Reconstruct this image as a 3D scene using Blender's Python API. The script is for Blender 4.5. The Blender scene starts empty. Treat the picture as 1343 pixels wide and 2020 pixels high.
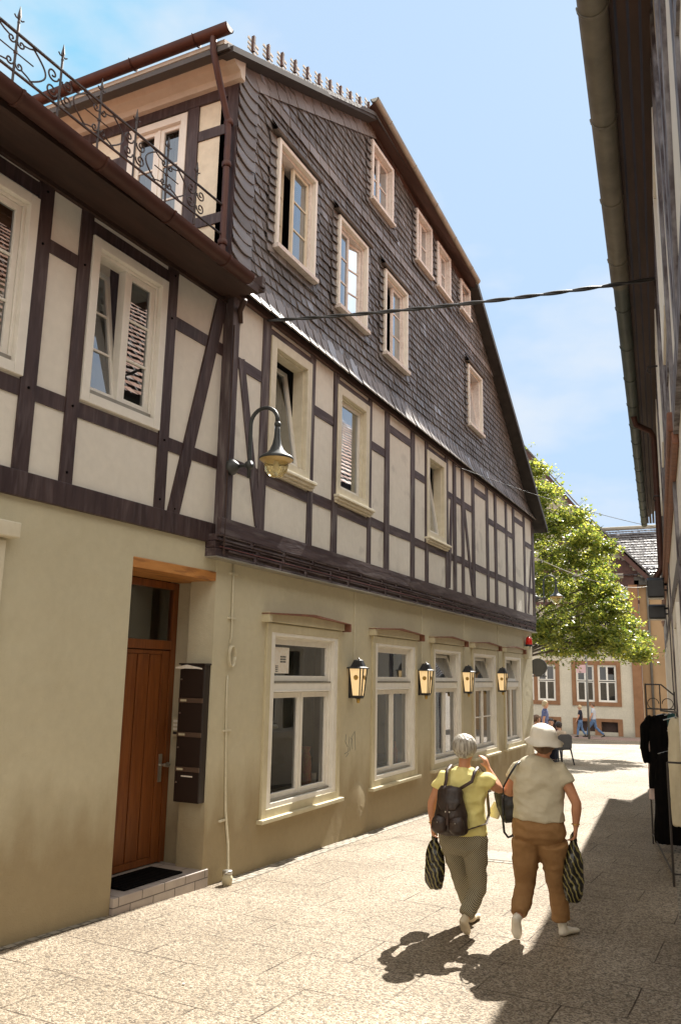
import bpy, bmesh, math, random
from math import sin, cos, tan, pi, radians, sqrt, hypot, atan2
from mathutils import Vector, Matrix, noise, geometry
random.seed(7)
sc = bpy.context.scene
COL = sc.collection
# ------------------------------------------------------------------ camera
CAM = Vector((0, 0, 1.78))
FPX, YAW, PITCH, ROLL = 1607.0, radians(25.887), radians(11.22), radians(1.12)
FW = Vector((-sin(YAW)*cos(PITCH), cos(YAW)*cos(PITCH), sin(PITCH)))
_r = Vector((cos(YAW), sin(YAW), 0)); _u = _r.cross(FW)
RT = cos(ROLL)*_r + sin(ROLL)*_u
UP = -sin(ROLL)*_r + cos(ROLL)*_u
cd = bpy.data.cameras.new('camera'); cam = bpy.data.objects.new('camera', cd); COL.objects.link(cam)
cd.sensor_fit = 'VERTICAL'; cd.sensor_height = 36; cd.sensor_width = 24
cd.lens = FPX/2020*36; cd.clip_start = .02; cd.clip_end = 2000
m = Matrix((RT, UP, -FW)).transposed().to_4x4(); m.translation = CAM
cam.matrix_world = m
sc.camera = cam
sc.render.resolution_x = 680; sc.render.resolution_y = 1024
# ------------------------------------------------------------------ light
SUN_EL, SUN_AZ = radians(47), radians(3.0)      # azimuth from +y towards +x
w = bpy.data.worlds.new('World'); sc.world = w; w.use_nodes = True
nt = w.node_tree; nt.nodes.clear()
N = nt.nodes.new; L = nt.links.new
sky = N('ShaderNodeTexSky'); sky.sky_type = 'NISHITA'; sky.sun_disc = False
sky.sun_elevation = SUN_EL; sky.sun_rotation = SUN_AZ
sky.air_density = 1.0; sky.dust_density = 1.2; sky.ozone_density = 1.5
tc = N('ShaderNodeTexCoord'); mp = N('ShaderNodeMapping'); mp.inputs['Scale'].default_value = (1.6, 1.6, 3.2)
nz = N('ShaderNodeTexNoise'); nz.inputs['Scale'].default_value = 2.3; nz.inputs['Detail'].default_value = 6
cr = N('ShaderNodeValToRGB'); cr.color_ramp.elements[0].position = .52; cr.color_ramp.elements[1].position = .68
cr.color_ramp.elements[0].color = (0, 0, 0, 1); cr.color_ramp.elements[1].color = (.75, .75, .75, 1)
mx = N('ShaderNodeMix'); mx.data_type = 'RGBA'
mx.inputs[7].default_value = (2.3, 2.5, 2.75, 1)
bg = N('ShaderNodeBackground'); bg.inputs[1].default_value = .13
out = N('ShaderNodeOutputWorld')
L(tc.outputs['Generated'], mp.inputs[0]); L(mp.outputs[0], nz.inputs[0]); L(nz.outputs[0], cr.inputs[0])
hz = N('ShaderNodeMix'); hz.data_type = 'RGBA'; hz.inputs[0].default_value = .985; hz.inputs[7].default_value = (1.52, 2.06, 2.76, 1)   # thin bright summer haze over the clear sky
L(sky.outputs[0], hz.inputs[6])
cy = N('ShaderNodeMix'); cy.data_type = 'RGBA'; cy.inputs[6].default_value = (1.52, 2.06, 2.76, 1); cy.inputs[7].default_value = (.75, 1.95, 2.75, 1)
cdot = N('ShaderNodeVectorMath'); cdot.operation = 'DOT_PRODUCT'; cdot.inputs[1].default_value = (FW-RT*.55+UP*.60).normalized();
cmr = N('ShaderNodeMapRange'); cmr.interpolation_type = 'SMOOTHSTEP'; cmr.inputs[1].default_value = .93; cmr.inputs[2].default_value = 1.0; L(cdot.outputs['Value'], cmr.inputs[0])
L(cmr.outputs[0], cy.inputs[0]); L(cy.outputs[2], hz.inputs[7])
# unseen sky glow added behind the camera and over right-hand roofs to lift shade
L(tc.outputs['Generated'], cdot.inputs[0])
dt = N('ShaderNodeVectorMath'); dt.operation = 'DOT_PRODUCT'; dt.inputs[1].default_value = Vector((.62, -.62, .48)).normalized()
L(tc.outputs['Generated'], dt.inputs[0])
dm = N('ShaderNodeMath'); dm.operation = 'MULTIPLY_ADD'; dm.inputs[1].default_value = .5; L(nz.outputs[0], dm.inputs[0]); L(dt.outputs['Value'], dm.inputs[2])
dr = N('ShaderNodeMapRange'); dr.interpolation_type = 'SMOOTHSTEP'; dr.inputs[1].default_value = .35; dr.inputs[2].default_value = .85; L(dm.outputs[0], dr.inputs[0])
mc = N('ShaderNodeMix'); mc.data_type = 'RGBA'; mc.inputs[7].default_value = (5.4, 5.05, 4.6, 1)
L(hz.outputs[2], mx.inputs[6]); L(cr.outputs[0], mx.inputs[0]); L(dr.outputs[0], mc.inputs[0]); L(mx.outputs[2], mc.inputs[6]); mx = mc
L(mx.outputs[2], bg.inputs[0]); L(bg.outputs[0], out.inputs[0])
sl = bpy.data.lights.new('sun', 'SUN'); sl.energy = 5.0; sl.angle = radians(.5); sl.color = (1, .945, .86)
so = bpy.data.objects.new('sun', sl); COL.objects.link(so)
sd = Vector((sin(SUN_AZ)*cos(SUN_EL), cos(SUN_AZ)*cos(SUN_EL), sin(SUN_EL)))
so.rotation_euler = sd.to_track_quat('Z', 'Y').to_euler()
sc.view_settings.view_transform = 'Standard'; sc.view_settings.look = 'None'
sc.view_settings.exposure = 1.45; sc.view_settings.gamma = 1.0
sc.render.engine = 'CYCLES'
sc.cycles.max_bounces = 8; sc.cycles.transparent_max_bounces = 16

# ------------------------------------------------------------------ helpers
def tag(o, label=None, cat=None, group=None, kind=None):
    if label: o['label'] = label
    if cat: o['category'] = cat
    if group: o['group'] = group
    if kind: o['kind'] = kind
    return o
def empty(name, loc, label, cat, group=None):
    o = bpy.data.objects.new(name, None); COL.objects.link(o); o.location = loc
    o.empty_display_size = .1
    return tag(o, label, cat, group)
def origin(o):
    v = Vector((0, 0, 0))
    while o: v += o.location; o = o.parent
    return v
def I3(x, y, z): return Vector((x, y, z))
class MB:
    """collects shapes; T maps local (u, out, z) to world"""
    def __init__(s, T=I3): s.bm = bmesh.new(); s.T = T; s.mi = 0
    def v(s, p): return s.bm.verts.new(s.T(*p))
    def f(s, vs):
        try:
            f = s.bm.faces.new(vs); f.material_index = s.mi; return f
        except ValueError: return None
    def quad(s, *pts): return s.f([s.v(p) for p in pts])
    def box(s, a0, b0, c0, a1, b1, c1):
        P = [s.v((x, y, z)) for z in (c0, c1) for y in (b0, b1) for x in (a0, a1)]
        for q in ((0,1,3,2),(4,5,7,6),(0,1,5,4),(2,3,7,6),(0,2,6,4),(1,3,7,5)): s.f([P[i] for i in q])
    def prism(s, poly, b0, b1):
        """poly of (u,z) extruded from out=b0 to b1"""
        A = [s.v((u, b0, z)) for u, z in poly]; B = [s.v((u, b1, z)) for u, z in poly]
        s.f(A); s.f(B)
        n = len(poly)
        for i in range(n): s.f([A[i], A[(i+1)%n], B[(i+1)%n], B[i]])
    def beam(s, p0, p1, w, b0, b1):
        """a plank in the wall plane from (u,z) to (u,z), width w"""
        du, dz = p1[0]-p0[0], p1[1]-p0[1]; l = hypot(du, dz); nx, nz_ = -dz/l*w/2, du/l*w/2
        s.prism([(p0[0]+nx, p0[1]+nz_), (p0[0]-nx, p0[1]-nz_), (p1[0]-nx, p1[1]-nz_), (p1[0]+nx, p1[1]+nz_)], b0, b1)
    def tube(s, pts, r, n=8, cap=True, flat=None, ref=None):
        pts = [s.T(*p) for p in pts]; k = len(pts)
        if not hasattr(r, '__len__'): r = [r]*k
        rings = []; prev = None
        for i in range(k):
            d = (pts[min(i+1, k-1)]-pts[max(i-1, 0)])
            d = d.normalized() if d.length > 1e-9 else Vector((0, 0, 1))
            if prev is None:
                a = Vector(ref) if ref else (Vector((0, 0, 1)) if abs(d.z) < .9 else Vector((1, 0, 0)))
                x = (a - d*a.dot(d)).normalized()
            else: x = (prev - d*prev.dot(d)).normalized()
            prev = x; y = d.cross(x)
            ra = r[i] if not hasattr(r[i], '__len__') else r[i][0]
            rb = r[i] if not hasattr(r[i], '__len__') else r[i][1]
            rings.append([s.bm.verts.new(pts[i]+x*cos(2*pi*j/n)*ra+y*sin(2*pi*j/n)*rb) for j in range(n)])
        for i in range(k-1):
            for j in range(n): s.f([rings[i][j], rings[i][(j+1)%n], rings[i+1][(j+1)%n], rings[i+1][j]])
        if cap: s.f(rings[0]); s.f(rings[-1][::-1])
    def lathe(s, c, prof, n=20, cap=True, sx=1, sy=1):
        """prof: (radius, z) round a vertical axis at c"""
        rings = [[s.v((c[0]+r*cos(2*pi*j/n)*sx, c[1]+r*sin(2*pi*j/n)*sy, c[2]+z)) for j in range(n)] for r, z in prof]
        for i in range(len(prof)-1):
            for j in range(n): s.f([rings[i][j], rings[i][(j+1)%n], rings[i+1][(j+1)%n], rings[i+1][j]])
        if cap: s.f(rings[0]); s.f(rings[-1])
    def ball(s, c, r, sub=2):
        rr = r if hasattr(r, '__len__') else (r, r, r)
        g = bmesh.ops.create_icosphere(s.bm, subdivisions=sub, radius=1)
        for v in g['verts']: v.co = s.T(c[0]+v.co.x*rr[0], c[1]+v.co.y*rr[1], c[2]+v.co.z*rr[2])
        for v in g['verts']:
            for f in v.link_faces: f.material_index = s.mi
    def build(s, name, mats, parent=None, smooth=False, bevel=0, recalc=True):
        if recalc: bmesh.ops.recalc_face_normals(s.bm, faces=s.bm.faces)
        me = bpy.data.meshes.new(name)
        o = bpy.data.objects.new(name, me); COL.objects.link(o)
        if parent:
            o.parent = parent; w0 = origin(parent)
            bmesh.ops.translate(s.bm, verts=s.bm.verts, vec=-w0)
        s.bm.to_mesh(me); s.bm.free()
        for mm in (mats if isinstance(mats, (list, tuple)) else [mats]): me.materials.append(mm)
        if smooth:
            for p in me.polygons: p.use_smooth = True
        if bevel:
            b = o.modifiers.new('bevel', 'BEVEL'); b.width = bevel; b.segments = 2; b.limit_method = 'ANGLE'
        return o
def each(mb, name, mats, parent, **k):
    """one object per separate piece collected in mb"""
    bm = mb.bm; bm.verts.index_update(); bm.verts.ensure_lookup_table(); seen = set(); res = []
    for v in bm.verts:
        if v.index in seen: continue
        st = [v]; comp = []; seen.add(v.index)
        while st:
            a = st.pop(); comp.append(a)
            for e in a.link_edges:
                b = e.other_vert(a)
                if b.index not in seen: seen.add(b.index); st.append(b)
        n = MB(); mp_ = {a: n.bm.verts.new(a.co) for a in comp}; fs = set(f for a in comp for f in a.link_faces)
        for f in fs: n.bm.faces.new([mp_[x] for x in f.verts]).material_index = f.material_index
        res.append(n.build(name, mats, parent, **k))
    bm.free(); return res
def smooth_angle(o, ang=40):
    me = o.data
    for p in me.polygons: p.use_smooth = True
    try: me.set_sharp_from_angle(angle=radians(ang))
    except Exception: pass
    return o
def wall(T, outline, holes, b0, b1, name, mat, parent, kind=None):
    """polygon wall with real openings, from out=b0 (back) to b1 (front)"""
    mb = MB(T)
    loops = [outline]+holes
    tris = geometry.tessellate_polygon([[Vector((u, z, 0)) for u, z in lp] for lp in loops])
    flat = [p for lp in loops for p in lp]
    F = [mb.v((u, b1, z)) for u, z in flat]; B = [mb.v((u, b0, z)) for u, z in flat]
    for t in tris: mb.f([F[i] for i in t]); mb.f([B[i] for i in t])
    k = 0
    for lp in loops:
        n = len(lp)
        for i in range(n): a, b = k+i, k+(i+1) % n; mb.f([F[a], F[b], B[b], B[a]])
        k += n
    return mb.build(name, mat, parent)
def rect(u0, u1, z0, z1): return [(u0, z0), (u1, z0), (u1, z1), (u0, z1)]

# ------------------------------------------------------------------ materials
def new_mat(name):
    mt = bpy.data.materials.new(name); mt.use_nodes = True
    t = mt.node_tree; b = t.nodes['Principled BSDF']; return mt, t, b
def pm(name, c1, c2=None, scale=4, rough=.8, bump=0, bscale=60, metal=0, spec=.5, stretch=(1, 1, 1), c3=None, s3=40, detail=6, contrast=(.35, .65), spots=None, blend3=.3):
    mt, t, b = new_mat(name); N = t.nodes.new; L = t.links.new
    b.inputs['Roughness'].default_value = rough; b.inputs['Metallic'].default_value = metal
    b.inputs['Specular IOR Level'].default_value = spec
    tc = N('ShaderNodeTexCoord'); mp = N('ShaderNodeMapping'); mp.inputs['Scale'].default_value = stretch
    ge = N('ShaderNodeNewGeometry'); L(ge.outputs['Position'], mp.inputs[0])
    if c2:
        nz = N('ShaderNodeTexNoise'); nz.inputs['Scale'].default_value = scale; nz.inputs['Detail'].default_value = detail
        nz.inputs['Roughness'].default_value = .6
        L(mp.outputs[0], nz.inputs[0])
        cr = N('ShaderNodeValToRGB'); e = cr.color_ramp.elements
        e[0].position, e[1].position = contrast; e[0].color = (*c1, 1); e[1].color = (*c2, 1)
        L(nz.outputs[0], cr.inputs[0]); col = cr.outputs[0]
        if c3:
            n3 = N('ShaderNodeTexNoise'); n3.inputs['Scale'].default_value = s3; n3.inputs['Detail'].default_value = 4
            L(mp.outputs[0], n3.inputs[0])
            r3 = N('ShaderNodeValToRGB'); r3.color_ramp.elements[0].position = .5; r3.color_ramp.elements[1].position = .66
            r3.color_ramp.elements[1].color = (blend3, blend3, blend3, 1)
            L(n3.outputs[0], r3.inputs[0])
            x = N('ShaderNodeMix'); x.data_type = 'RGBA'; x.inputs[7].default_value = (*c3, 1)
            L(r3.outputs[0], x.inputs[0]); L(col, x.inputs[6]); col = x.outputs[2]
        L(col, b.inputs['Base Color'])
    else: b.inputs['Base Color'].default_value = (*c1, 1)
    if bump:
        bn = N('ShaderNodeTexNoise'); bn.inputs['Scale'].default_value = bscale; bn.inputs['Detail'].default_value = 5
        L(mp.outputs[0], bn.inputs[0])
        bu = N('ShaderNodeBump'); bu.inputs['Strength'].default_value = bump; bu.inputs['Distance'].default_value = .01
        L(bn.outputs[0], bu.inputs['Height']); L(bu.outputs[0], b.inputs['Normal'])
    return mt
M = {}
# plaster with dirt low down (splash marks with a shape of their own)
def plaster(name, c1, c2, grime, zbase, zspan, slope=0.0, bump=.5, patch=None, mot=.19):
    mt, t, b = new_mat(name); N = t.nodes.new; L = t.links.new
    b.inputs['Roughness'].default_value = .9; b.inputs['Specular IOR Level'].default_value = .25
    ge = N('ShaderNodeNewGeometry')
    nz = N('ShaderNodeTexNoise'); nz.inputs['Scale'].default_value = .9; nz.inputs['Detail'].default_value = 8; nz.inputs['Roughness'].default_value = .62
    L(ge.outputs['Position'], nz.inputs[0])
    cr = N('ShaderNodeValToRGB'); e = cr.color_ramp.elements; e[0].position = .3; e[1].position = .7
    e[0].color = (*c1, 1); e[1].color = (*c2, 1); L(nz.outputs[0], cr.inputs[0])
    sp = N('ShaderNodeSeparateXYZ'); L(ge.outputs['Position'], sp.inputs[0])
    # height above the sloping ground
    ma = N('ShaderNodeMath'); ma.operation = 'MULTIPLY_ADD'; ma.inputs[1].default_value = slope
    L(sp.outputs['Y'], ma.inputs[0]); L(sp.outputs['Z'], ma.inputs[2])
    n2 = N('ShaderNodeTexNoise'); n2.inputs['Scale'].default_value = 3; n2.inputs['Detail'].default_value = 6
    mp2 = N('ShaderNodeMapping'); mp2.inputs['Scale'].default_value = (1, 1.4, .5)
    L(ge.outputs['Position'], mp2.inputs[0]); L(mp2.outputs[0], n2.inputs[0])
    m2 = N('ShaderNodeMath'); m2.operation = 'MULTIPLY_ADD'; m2.inputs[1].default_value = -zspan*1.6
    L(n2.outputs[0], m2.inputs[0]); L(ma.outputs[0], m2.inputs[2])
    mr = N('ShaderNodeMapRange'); mr.inputs[1].default_value = zbase-zspan*.8; mr.inputs[2].default_value = zbase+zspan*.45
    mr.inputs[3].default_value = .75; mr.inputs[4].default_value = 0; L(m2.outputs[0], mr.inputs[0])
    x = N('ShaderNodeMix'); x.data_type = 'RGBA'; x.inputs[7].default_value = (*grime, 1)
    L(mr.outputs[0], x.inputs[0]); L(cr.outputs[0], x.inputs[6]); col = x.outputs[2]
    if patch:
        n4 = N('ShaderNodeTexNoise'); n4.inputs['Scale'].default_value = 1.7; n4.inputs['Detail'].default_value = 7; n4.inputs['Distortion'].default_value = .6
        L(ge.outputs['Position'], n4.inputs[0])
        r4 = N('ShaderNodeValToRGB'); r4.color_ramp.elements[0].position = .58; r4.color_ramp.elements[1].position = .66
        r4.color_ramp.elements[1].color = (.45, .45, .45, 1); L(n4.outputs[0], r4.inputs[0])
        y = N('ShaderNodeMix'); y.data_type = 'RGBA'; y.inputs[7].default_value = (*patch, 1)
        L(r4.outputs[0], y.inputs[0]); L(col, y.inputs[6]); col = y.outputs[2]
    n5 = N('ShaderNodeTexNoise'); n5.inputs['Scale'].default_value = 13; n5.inputs['Detail'].default_value = 8; L(ge.outputs['Position'], n5.inputs[0])
    r5 = N('ShaderNodeMapRange'); r5.inputs[3].default_value = 1-mot; r5.inputs[4].default_value = 1+mot; L(n5.outputs[0], r5.inputs[0])
    v5 = N('ShaderNodeVectorMath'); v5.operation = 'SCALE'; L(col, v5.inputs[0]); L(r5.outputs[0], v5.inputs['Scale']); col = v5.outputs[0]
    L(col, b.inputs['Base Color'])
    b1 = N('ShaderNodeTexNoise'); b1.inputs['Scale'].default_value = 90; b1.inputs['Detail'].default_value = 3; L(ge.outputs['Position'], b1.inputs[0])
    b2 = N('ShaderNodeTexNoise'); b2.inputs['Scale'].default_value = 5; b2.inputs['Detail'].default_value = 3; L(ge.outputs['Position'], b2.inputs[0])
    a1 = N('ShaderNodeMath'); a1.operation = 'MULTIPLY_ADD'; a1.inputs[1].default_value = 5; L(b2.outputs[0], a1.inputs[0]); L(b1.outputs[0], a1.inputs[2])
    bu = N('ShaderNodeBump'); bu.inputs['Strength'].default_value = bump; bu.inputs['Distance'].default_value = .006
    L(a1.outputs[0], bu.inputs['Height']); L(bu.outputs[0], b.inputs['Normal'])
    return mt
M['khaki'] = plaster('khaki_plaster', (.51, .46, .325), (.565, .515, .37), (.27, .20, .105), .5, .5, .027, .5, None, .07)
M['cream'] = plaster('cream_plaster', (.70, .665, .595), (.77, .735, .665), (.5, .4, .25), -5, .5, 0, .4, (.50, .47, .43), .09)
M['cream2'] = plaster('cream_plaster_fresh', (.70, .66, .585), (.75, .71, .635), (.5, .4, .25), -5, .5, 0, .3, None, .08)
M['whitebrick'] = plaster('painted_brick', (.68, .62, .48), (.76, .69, .55), (.5, .4, .25), -5, .5, 0, .2)
M['timber'] = pm('painted_timber', (.030, .014, .015), (.062, .036, .035), 12, .55, .5, 30, stretch=(1, 1, .14), c3=(.14, .11, .11), s3=26, blend3=.3)
M['timber_old'] = pm('weathered_timber', (.040, .023, .026), (.10, .072, .074), 11, .65, .7, 26, stretch=(1, 1, .13), c3=(.2, .175, .17), s3=16, blend3=.6)
M['timber_h'] = pm('weathered_beam', (.036, .017, .018), (.08, .052, .053), 11, .6, .7, 26, stretch=(1, .13, 1), c3=(.17, .14, .135), s3=16, blend3=.5)
M['red_paint'] = pm('red_paint_line', (.16, .03, .02), (.10, .03, .03), 12, .6, .3)
M['white'] = pm('white_frame', (.74, .71, .64), (.80, .77, .70), 8, .45, .08, 40)
M['creamframe'] = pm('cream_frame', (.62, .56, .42), (.70, .64, .50), 8, .5, .1, 40)
M['tan'] = pm('tan_casing', (.50, .44, .29), (.56, .50, .34), 8, .6, .15, 40)
M['pink'] = pm('pinkish_frame', (.66, .61, .57), (.76, .72, .68), 9, .6, .2, 40, c3=(.4, .3, .25), s3=30)
M['brownmetal'] = pm('copper_brown_gutter', (.05, .017, .012), (.075, .027, .018), 5, .5, .05, 30, metal=.3)
M['zinc'] = pm('zinc_gutter', (.27, .255, .22), (.36, .34, .285), 5, .5, .05, 30, metal=.4)
M['zincolive'] = pm('olive_grey_gutter', (.12, .11, .085), (.18, .165, .13), 5, .5, .05, 30)
M['greengutter'] = pm('green_grey_gutter', (.035, .048, .042), (.07, .085, .075), 3, .5, .05, 30)
M['soffit'] = pm('cream_soffit', (.52, .49, .42), (.60, .57, .50), 5, .7, .1)
M['brownsoffit'] = pm('brown_soffit', (.05, .022, .016), (.085, .04, .03), 6, .7, .3, 20, stretch=(1, .2, 1))
M['darkwood'] = pm('dark_stained_boards', (.03, .014, .010), (.055, .026, .018), 6, .65, .4, 20, stretch=(1, .2, 1))
M['iron'] = pm('wrought_iron', (.02, .015, .014), (.035, .026, .024), 10, .5, .1)
M['blackmetal'] = pm('black_metal', (.018, .019, .021), (.03, .031, .034), 8, .4, .05)
M['lampgrey'] = pm('grey_green_lamp', (.028, .032, .033), (.045, .05, .05), 8, .5, .05)
M['black'] = pm('black_cloth', (.003, .003, .003), (.006, .005, .005), 8, .95, .3, 80, spec=.08)
M['vergedark'] = pm('dark_verge', (.018, .015, .013), (.035, .03, .027), 6, .7, .3)
M['slateback'] = pm('slate_backing', (.035, .03, .03), (.05, .045, .045), 6, .8)
M['steel'] = pm('brushed_steel', (.55, .54, .50), None, rough=.3, metal=.9)
M['brass'] = pm('brass', (.55, .36, .10), None, rough=.3, metal=.8)
M['pedcap'] = pm('rusty_brown_capping', (.15, .06, .035), (.24, .10, .055), 14, .6, .2)
M['boxbrown'] = pm('dark_brown_enamel', (.022, .014, .011), None, rough=.35)
M['rope'] = pm('old_cream_paint', (.55, .50, .36), (.62, .57, .43), 20, .7, .2)
M['glassy'] = None
def glass_mat(name, tint=(.75, .78, .76), refl=1.0, fres=1.6, rough=.01):
    mt = bpy.data.materials.new(name); mt.use_nodes = True; t = mt.node_tree; t.nodes.clear(); N = t.nodes.new; L = t.links.new
    o = N('ShaderNodeOutputMaterial'); x = N('ShaderNodeMixShader'); tr = N('ShaderNodeBsdfTransparent'); gl = N('ShaderNodeBsdfGlossy')
    tr.inputs[0].default_value = (*tint, 1); gl.inputs['Color'].default_value = (.95, .97, 1, 1); gl.inputs['Roughness'].default_value = rough
    fr = N('ShaderNodeFresnel'); fr.inputs[0].default_value = fres
    ma = N('ShaderNodeMath'); ma.operation = 'MULTIPLY_ADD'; ma.inputs[1].default_value = refl; ma.inputs[2].default_value = .04; ma.use_clamp = True
    ge = N('ShaderNodeNewGeometry'); bu = N('ShaderNodeBump'); bu.inputs['Strength'].default_value = .02; bu.inputs['Distance'].default_value = .02
    nz = N('ShaderNodeTexNoise'); nz.inputs['Scale'].default_value = 2.2; L(ge.outputs['Position'], nz.inputs[0]); L(nz.outputs[0], bu.inputs['Height'])
    L(bu.outputs[0], gl.inputs['Normal'])
    L(fr.outputs[0], ma.inputs[0]); L(ma.outputs[0], x.inputs[0]); L(tr.outputs[0], x.inputs[1]); L(gl.outputs[0], x.inputs[2]); L(x.outputs[0], o.inputs[0])
    return mt
M['glass'] = glass_mat('window_glass', (.80, .82, .80), 1.5)
M['glassup'] = glass_mat('upper_window_glass', (.35, .38, .38), 2.6)
M['glassfar'] = glass_mat('far_window_glass', (.35, .36, .36), .7, 1.5)
M['glasslamp'] = glass_mat('clear_lamp_glass', (.9, .85, .7), 1.2)
M['curtain'] = pm('net_curtain', (.62, .60, .55), None, rough=.9)
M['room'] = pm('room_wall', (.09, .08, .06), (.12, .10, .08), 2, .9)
M['doorwood'] = pm('red_brown_door_wood', (.17, .050, .010), (.24, .075, .016), 5, .45, .25, 20, stretch=(3, 3, .3), c3=(.12, .03, .008), s3=9, blend3=.5)
M['lintelwood'] = pm('orange_lintel_wood', (.42, .17, .04), (.55, .25, .07), 5, .5, .3, 20, stretch=(3, .4, 3), c3=(.2, .07, .02), s3=9, blend3=.6)
M['tilestep'] = None

def slate_mat(name, c1, c2, blue, pblue=.93, rough=.42):
    mt, t, b = new_mat(name); N = t.nodes.new; L = t.links.new
    ge = N('ShaderNodeNewGeometry'); cr = N('ShaderNodeValToRGB'); e = cr.color_ramp.elements
    e[0].position = 0; e[1].position = 1; e[0].color = (*c1, 1); e[1].color = (*c2, 1)
    a = cr.color_ramp.elements.new(pblue); a.color = (*[(p+q)/2 for p, q in zip(c1, c2)], 1)
    a = cr.color_ramp.elements.new(min(.999, pblue+.02)); a.color = (*blue, 1); e[len(e)-1].color = (*blue, 1)
    L(ge.outputs['Random Per Island'], cr.inputs[0])
    nz = N('ShaderNodeTexNoise'); nz.inputs['Scale'].default_value = 1.1; nz.inputs['Detail'].default_value = 8; L(ge.outputs['Position'], nz.inputs[0])
    r2 = N('ShaderNodeValToRGB'); r2.color_ramp.elements[0].position = .35; r2.color_ramp.elements[1].position = .7
    r2.color_ramp.elements[0].color = (.72, .66, .63, 1); r2.color_ramp.elements[1].color = (1.15, 1.1, 1.08, 1); L(nz.outputs[0], r2.inputs[0])
    x = N('ShaderNodeMix'); x.data_type = 'RGBA'; x.blend_type = 'MULTIPLY'; x.inputs[0].default_value = 1
    L(cr.outputs[0], x.inputs[6]); L(r2.outputs[0], x.inputs[7]); L(x.outputs[2], b.inputs['Base Color'])
    rm = N('ShaderNodeMapRange'); rm.inputs[3].default_value = rough+.12; rm.inputs[4].default_value = rough-.08; L(ge.outputs['Random Per Island'], rm.inputs[0]); L(rm.outputs[0], b.inputs['Roughness'])
    n2 = N('ShaderNodeTexNoise'); n2.inputs['Scale'].default_value = 25; n2.inputs['Detail'].default_value = 4; L(ge.outputs['Position'], n2.inputs[0])
    bu = N('ShaderNodeBump'); bu.inputs['Strength'].default_value = .35; bu.inputs['Distance'].default_value = .008; L(n2.outputs[0], bu.inputs['Height']); L(bu.outputs[0], b.inputs['Normal'])
    return mt
M['slate'] = slate_mat('wall_slate', (.11, .105, .102), (.27, .255, .245), (.32, .36, .42), .965)
M['slateband'] = slate_mat('band_slate', (.20, .19, .185), (.33, .31, .30), (.36, .40, .46), .93)
M['slateroof'] = slate_mat('roof_slate', (.06, .052, .05), (.09, .08, .075), (.09, .09, .09), .9, .7)
M['tiles_red'] = slate_mat('red_clay_tile', (.36, .15, .07), (.55, .27, .14), (.30, .2, .15), .9, .7)
M['tiles_grey'] = slate_mat('grey_roof_tile', (.10, .10, .105), (.20, .20, .21), (.3, .3, .32), .9, .38)

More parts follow.
